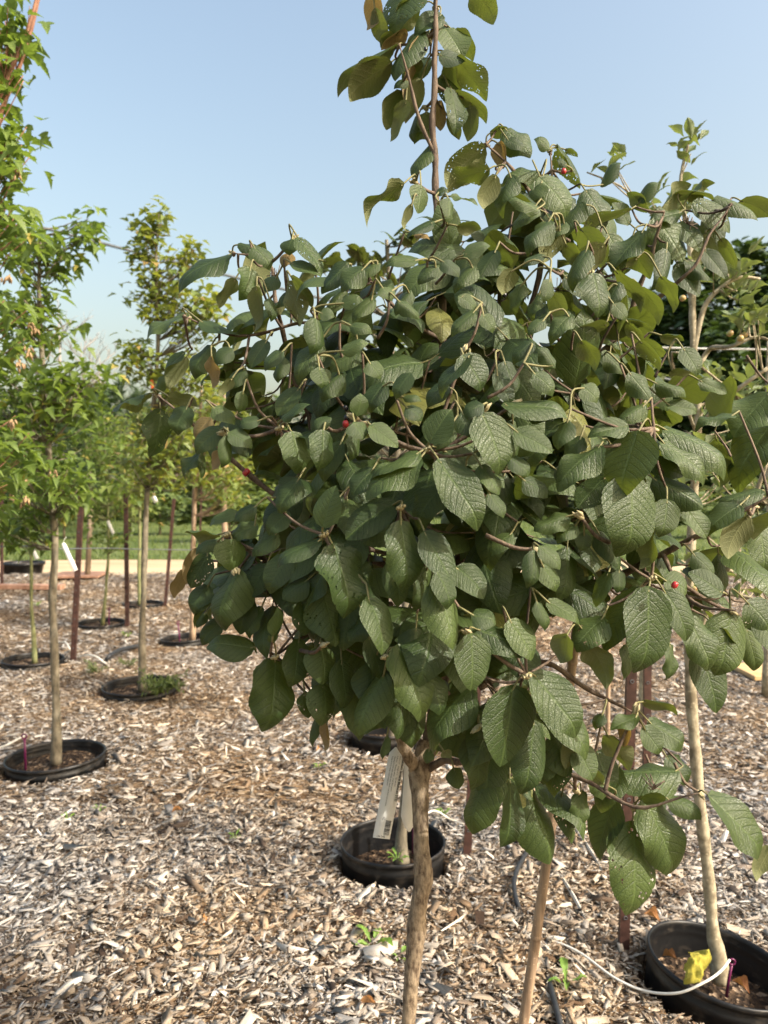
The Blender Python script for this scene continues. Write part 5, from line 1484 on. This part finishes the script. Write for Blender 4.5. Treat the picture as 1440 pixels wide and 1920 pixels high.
# crumpled yellow leaf leaning on the crab apple trunk
def yellow_leaf():
    c = P(1305, 1815, 2.06)
    lf = ovate_leaf(random.Random(9), 6, 20, OVATE, 0.2, 0.6, 0.3, 0.5, 0.8, 0.05, 0.8, 0.03)
    lf.v = np.array([(x + 0.05 * vnoise((x, y, 3), 9), y, z - 1.6 * x * x + 0.10 * vnoise((x, y, 0), 7) + 0.06 * vnoise((x, y, 5), 17)) for x, y, z in lf.v])
    o = link_mesh('yellow_leaf', lf.mesh('yellow_leaf', M['yellow']))
    b, t = P(1328, 1782, 2.10), P(1290, 1842, 2.04)
    D = t - b
    o.matrix_basis = frame(b, D, Vector((-0.2, -1, 0.6)), D.length, 0.062)
    tag(o, 'crumpled bright yellow leaf against the trunk in the tilted pot', 'leaf')
yellow_leaf()
def splinter(label, a, b, w, mat=None):
    A, B = G(*a), G(*b); ax = B - A
    s = Vector((-ax.y, ax.x, 0)).normalized()
    mb = MB(); n = 8; vs, fs = [], []
    for i in range(n + 1):
        t = i / n
        ww = w * (0.35 + 0.65 * math.sin(math.pi * min(1, 0.15 + t * 0.8))) / 2 * (0.25 if i == n else 1)
        c = A + ax * t
        z = 0.012 + 0.010 * math.sin(t * 3)
        vs += [c - s * ww + Vector((0, 0, z - 0.004)), c + Vector((0, 0, z + 0.003)), c + s * ww + Vector((0, 0, z - 0.001)), c + Vector((0, 0, z - 0.008))]
    for i in range(n):
        for k in range(4):
            fs.append((i * 4 + k, i * 4 + (k + 1) % 4, i * 4 + 4 + (k + 1) % 4, i * 4 + 4 + k))
    fs += [(3, 2, 1, 0), (n * 4, n * 4 + 1, n * 4 + 2, n * 4 + 3)]
    mb.add(vs, fs)
    tag(mb.build('wood_splinter', M['splinter'], smooth=False), label, 'wood splinter', 'long pale wood splinters')
M['splinter'] = bark_material('bleached_wood', (0.38, 0.35, 0.30), (0.62, 0.58, 0.50), 60, 0.4, 0.3)
splinter('long bleached splinter pointing at the deep pot from below', (662, 1712), (706, 1660), 0.022)
splinter('pale long splinter at the lower left of the bed', (105, 1873), (165, 1838), 0.026)
splinter('grey long splinter right of the bamboo cane', (1050, 1645), (1100, 1735), 0.012)
splinter('bent pale stick lying left of the main trunk base', (615, 1840), (735, 1872), 0.010)
splinter('curved pale sliver right of the white drip tube', (1080, 1560), (1130, 1640), 0.012)
splinter('wide whitish chip near the lower left middle', (212, 1810), (238, 1778), 0.03)

# ------------------------------------------------------------------ wires
def wire(label, pts, r, mat, cat='wire'):
    V = [P(*p) for p in pts]
    pp, rr = smooth_path(V, [r] * len(V), 10)
    return tag(MB().tube(pp, rr, 6).build('overhead_wire', mat), label, cat)
wire('dark utility cable sloping down across the left sky', [(-500, 280, 22), (60, 422, 24), (440, 520, 26), (900, 630, 28), (1400, 745, 30)], 0.045, M['wire'], 'cable')
wire('pale twisted wire crossing in front of the dark far tree', [(700, 640, 9), (1240, 652, 9), (1440, 655.5, 9), (1900, 662, 9)], 0.010, M['wirewhite'])
wire('thin support wire strung between the left maple trunks', [(-200, 1030, 4.4), (60, 1024, 4.3), (104, 1029, 4.15), (200, 1028, 5.0), (270, 1030, 5.6), (420, 1032, 6.5)], 0.0035, M['wire'])

# ------------------------------------------------------------------ far trees
def far_tree(name, label, px, base_y, d, blobs, n, leaf, mat, trunk_r=0.2, group='trees beyond the dirt road', droop=0.6, ratio=0.62, conifer=False):
    base = P(px, base_y, d); base.z = -0.1
    root = empty(name, base, label, 'tree', group)
    top = P(px, min(b[1] for b in blobs), d)
    MB().tube([base - Vector((0, 0, .2)), base.lerp(top, 0.5), top], [trunk_r, trunk_r * 0.6, trunk_r * 0.1], 8).build('trunk', M['oldpost'], root, base)
    its = []
    tot = sum(b[2] * b[3] for b in blobs)
    lims = MB()
    for (x, y, rx, ry, dz) in blobs:
        k = int(n * rx * ry / tot)
        c0 = P(x, y, d + dz)
        lims.tube([base.lerp(top, 0.35), (base.lerp(top, 0.55) + c0) / 2, c0], [trunk_r * 0.45, trunk_r * 0.3, trunk_r * 0.08], 5)
        ncl = max(6, k // 22)
        cl = []
        for _ in range(ncl):
            v = rand_unit().normalized() * (0.55 + 0.45 * RNG.random())
            cl.append(v)
        rz_ = (rx + ry) / 2 * d / FPX
        for _ in range(k):
            v = RNG.choice(cl) + rand_unit() * 0.22
            c = P(x + v.x * rx, y + v.z * ry, d + dz + v.y * rz_)
            a = RNG.uniform(0, 6.28)
            D = Vector((math.cos(a), math.sin(a), RNG.uniform(-droop, 0.3)))
            if conifer: D = Vector((math.cos(a) * 0.6, math.sin(a) * 0.6, RNG.uniform(0.2, 1.2)))
            ll = leaf * RNG.uniform(0.7, 1.3)
            its.append((frame(c, D, Vector((0, 0, 1)) + rand_unit() * 0.8, ll, ll * ratio), RNG.randrange(4), None, mat))
    lims.build('limbs', M['oldpost'], root, base)
    joined(its, TINY, Matrix.Translation(-base), 'crown', root)
    return root
far_tree('broadleaf_tree', 'big dark broadleaf tree behind the crab apple at right', 1420, 990, 38,
    [(1420, 520, 70, 75, 0), (1330, 560, 80, 85, -1), (1260, 610, 75, 80, 0), (1215, 690, 60, 70, 1), (1390, 660, 110, 90, -2), (1500, 600, 110, 140, 0), (1290, 720, 100, 80, -2), (1440, 780, 120, 90, -2), (1330, 830, 110, 90, -1), (1220, 800, 70, 80, 0), (1580, 750, 110, 130, 0), (1230, 880, 80, 60, 0), (1450, 890, 130, 70, -1)],
    22000, 0.60, M['far'], 0.45)
for (px, d, lab, bl, mt) in (
    (60, 34, 'dark green rounded tree beyond the road at left', [(60, 790, 80, 80, 0), (10, 830, 80, 80, 0), (110, 840, 70, 70, 0), (60, 900, 110, 50, 0)], 'far'),
    (200, 40, 'bushy green tree beyond the road behind the saplings', [(190, 790, 70, 70, 0), (230, 830, 60, 60, 0), (150, 830, 60, 70, 0), (190, 900, 100, 50, 0)], 'far'),
    (330, 42, 'broad green tree beyond the road behind the slender maple', [(330, 800, 80, 70, 0), (290, 850, 70, 60, 0), (380, 850, 70, 60, 0), (330, 910, 110, 40, 0)], 'far_light'),
    (470, 36, 'green tree beyond the road partly behind the shrub', [(470, 810, 80, 80, 0), (520, 850, 80, 70, 0), (430, 880, 70, 60, 0)], 'far_light'),
    (640, 44, 'green tree beyond the road wholly framed by shrub leaves', [(640, 800, 100, 90, 0), (700, 860, 90, 70, 0), (590, 880, 80, 60, 0)], 'far'),
    (860, 44, 'far green tree seen through gaps right of the leader', [(860, 800, 110, 90, 0), (930, 860, 90, 70, 0), (800, 880, 80, 60, 0)], 'far'),
    (1060, 46, 'far green tree showing low between the shrub branches', [(1060, 820, 110, 90, 0), (1120, 870, 90, 60, 0), (1000, 880, 80, 60, 0)], 'far'),
    (-140, 34, 'green tree beyond the road cut by the left edge', [(-140, 780, 120, 110, 0), (-80, 860, 100, 80, 0)], 'far')):
    far_tree('broadleaf_tree', lab, px, 965, d, bl + [(px, 945, 105, 42, -1), (px + 50, 925, 70, 50, 0)], 4600, 0.42, M[mt], 0.22)
far_tree('conifer_tree', 'soft grey green pine top beside the slender maple', 240, 975, 27, [(240, 745, 26, 40, 0), (215, 770, 28, 40, 0), (265, 775, 28, 40, 0), (240, 830, 60, 50, 0), (235, 890, 70, 40, 0)], 3600, 0.34, M['far'], 0.12, ratio=0.10, conifer=True)
far_tree('conifer_tree', 'soft green pine top left of the other pine', 170, 975, 30, [(172, 770, 30, 40, 0), (160, 830, 50, 50, 0), (180, 890, 60, 40, 0)], 2600, 0.36, M['far'], 0.12, ratio=0.10, conifer=True)
# low shrubs along the lawn
for (px, d, lab) in ((120, 24, 'low green bush at the lawn edge behind the saplings'), (300, 26, 'low green bush at the lawn edge behind the slender maple'), (430, 22, 'low green bush at the lawn edge beside the shrub'), (1330, 24, 'low bush on the lawn seen under the shrub at right')):
    far_tree('lawn_bush', lab, px, 985, d, [(px, 950, 75, 30, 0), (px - 50, 960, 45, 22, 0), (px + 50, 955, 45, 25, 0)], 1300, 0.26, M['far_light'], 0.05, group='bushes at the lawn edge')

# bare trees far behind
def bare_tree(label, px, top_y, d, seed):
    rb = random.Random(seed)
    base = P(px, 960, d); base.z = -0.1
    root = empty('bare_tree', base, label, 'tree', 'leafless far trees')
    H = P(px, top_y, d).z
    tr = MB(); br = MB()
    tr.tube([base, base + Vector((0, 0, H * 0.55)), base + Vector((rb.uniform(-.3, .3), 0, H))], [0.13, 0.08, 0.015], 6)
    def grow(p, v, r, lev):
        e = p + v
        br.tube([p, p + v * 0.5 + Vector((rb.uniform(-.1, .1), 0, 0.05)) * v.length, e], [r, r * 0.75, r * 0.5], 4)
        if lev:
            for _ in range(3):
                t = rb.uniform(0.4, 1.0)
                nv = (v.normalized() + Vector((rb.uniform(-.8, .8), rb.uniform(-.8, .8), rb.uniform(-.1, .6)))).normalized() * v.length * rb.uniform(0.45, 0.7)
                grow(p + v * t, nv, r * 0.55, lev - 1)
    for i in range(11):
        t = rb.uniform(0.4, 0.97); a = rb.uniform(0, 6.28)
        v = Vector((math.cos(a), math.sin(a), rb.uniform(0.5, 1.3))).normalized() * H * rb.uniform(0.14, 0.26) * (1.15 - 0.5 * t)
        grow(base + Vector((0, 0, H * t)), v, 0.04, 2)
    tr.build('trunk', M['dead'], root, base)
    br.build('branches', M['dead'], root, base)
M['dead'] = bark_material('dead_wood', (0.20, 0.17, 0.15), (0.34, 0.30, 0.27), 8, 0.3, 0.1)
bare_tree('tallest bare grey tree in the gap right of the left maple', 118, 560, 45, 4)
bare_tree('smaller bare grey tree left of the pine tops', 160, 640, 48, 8)
bare_tree('low bare tree just left of the slender maple', 190, 655, 50, 12)
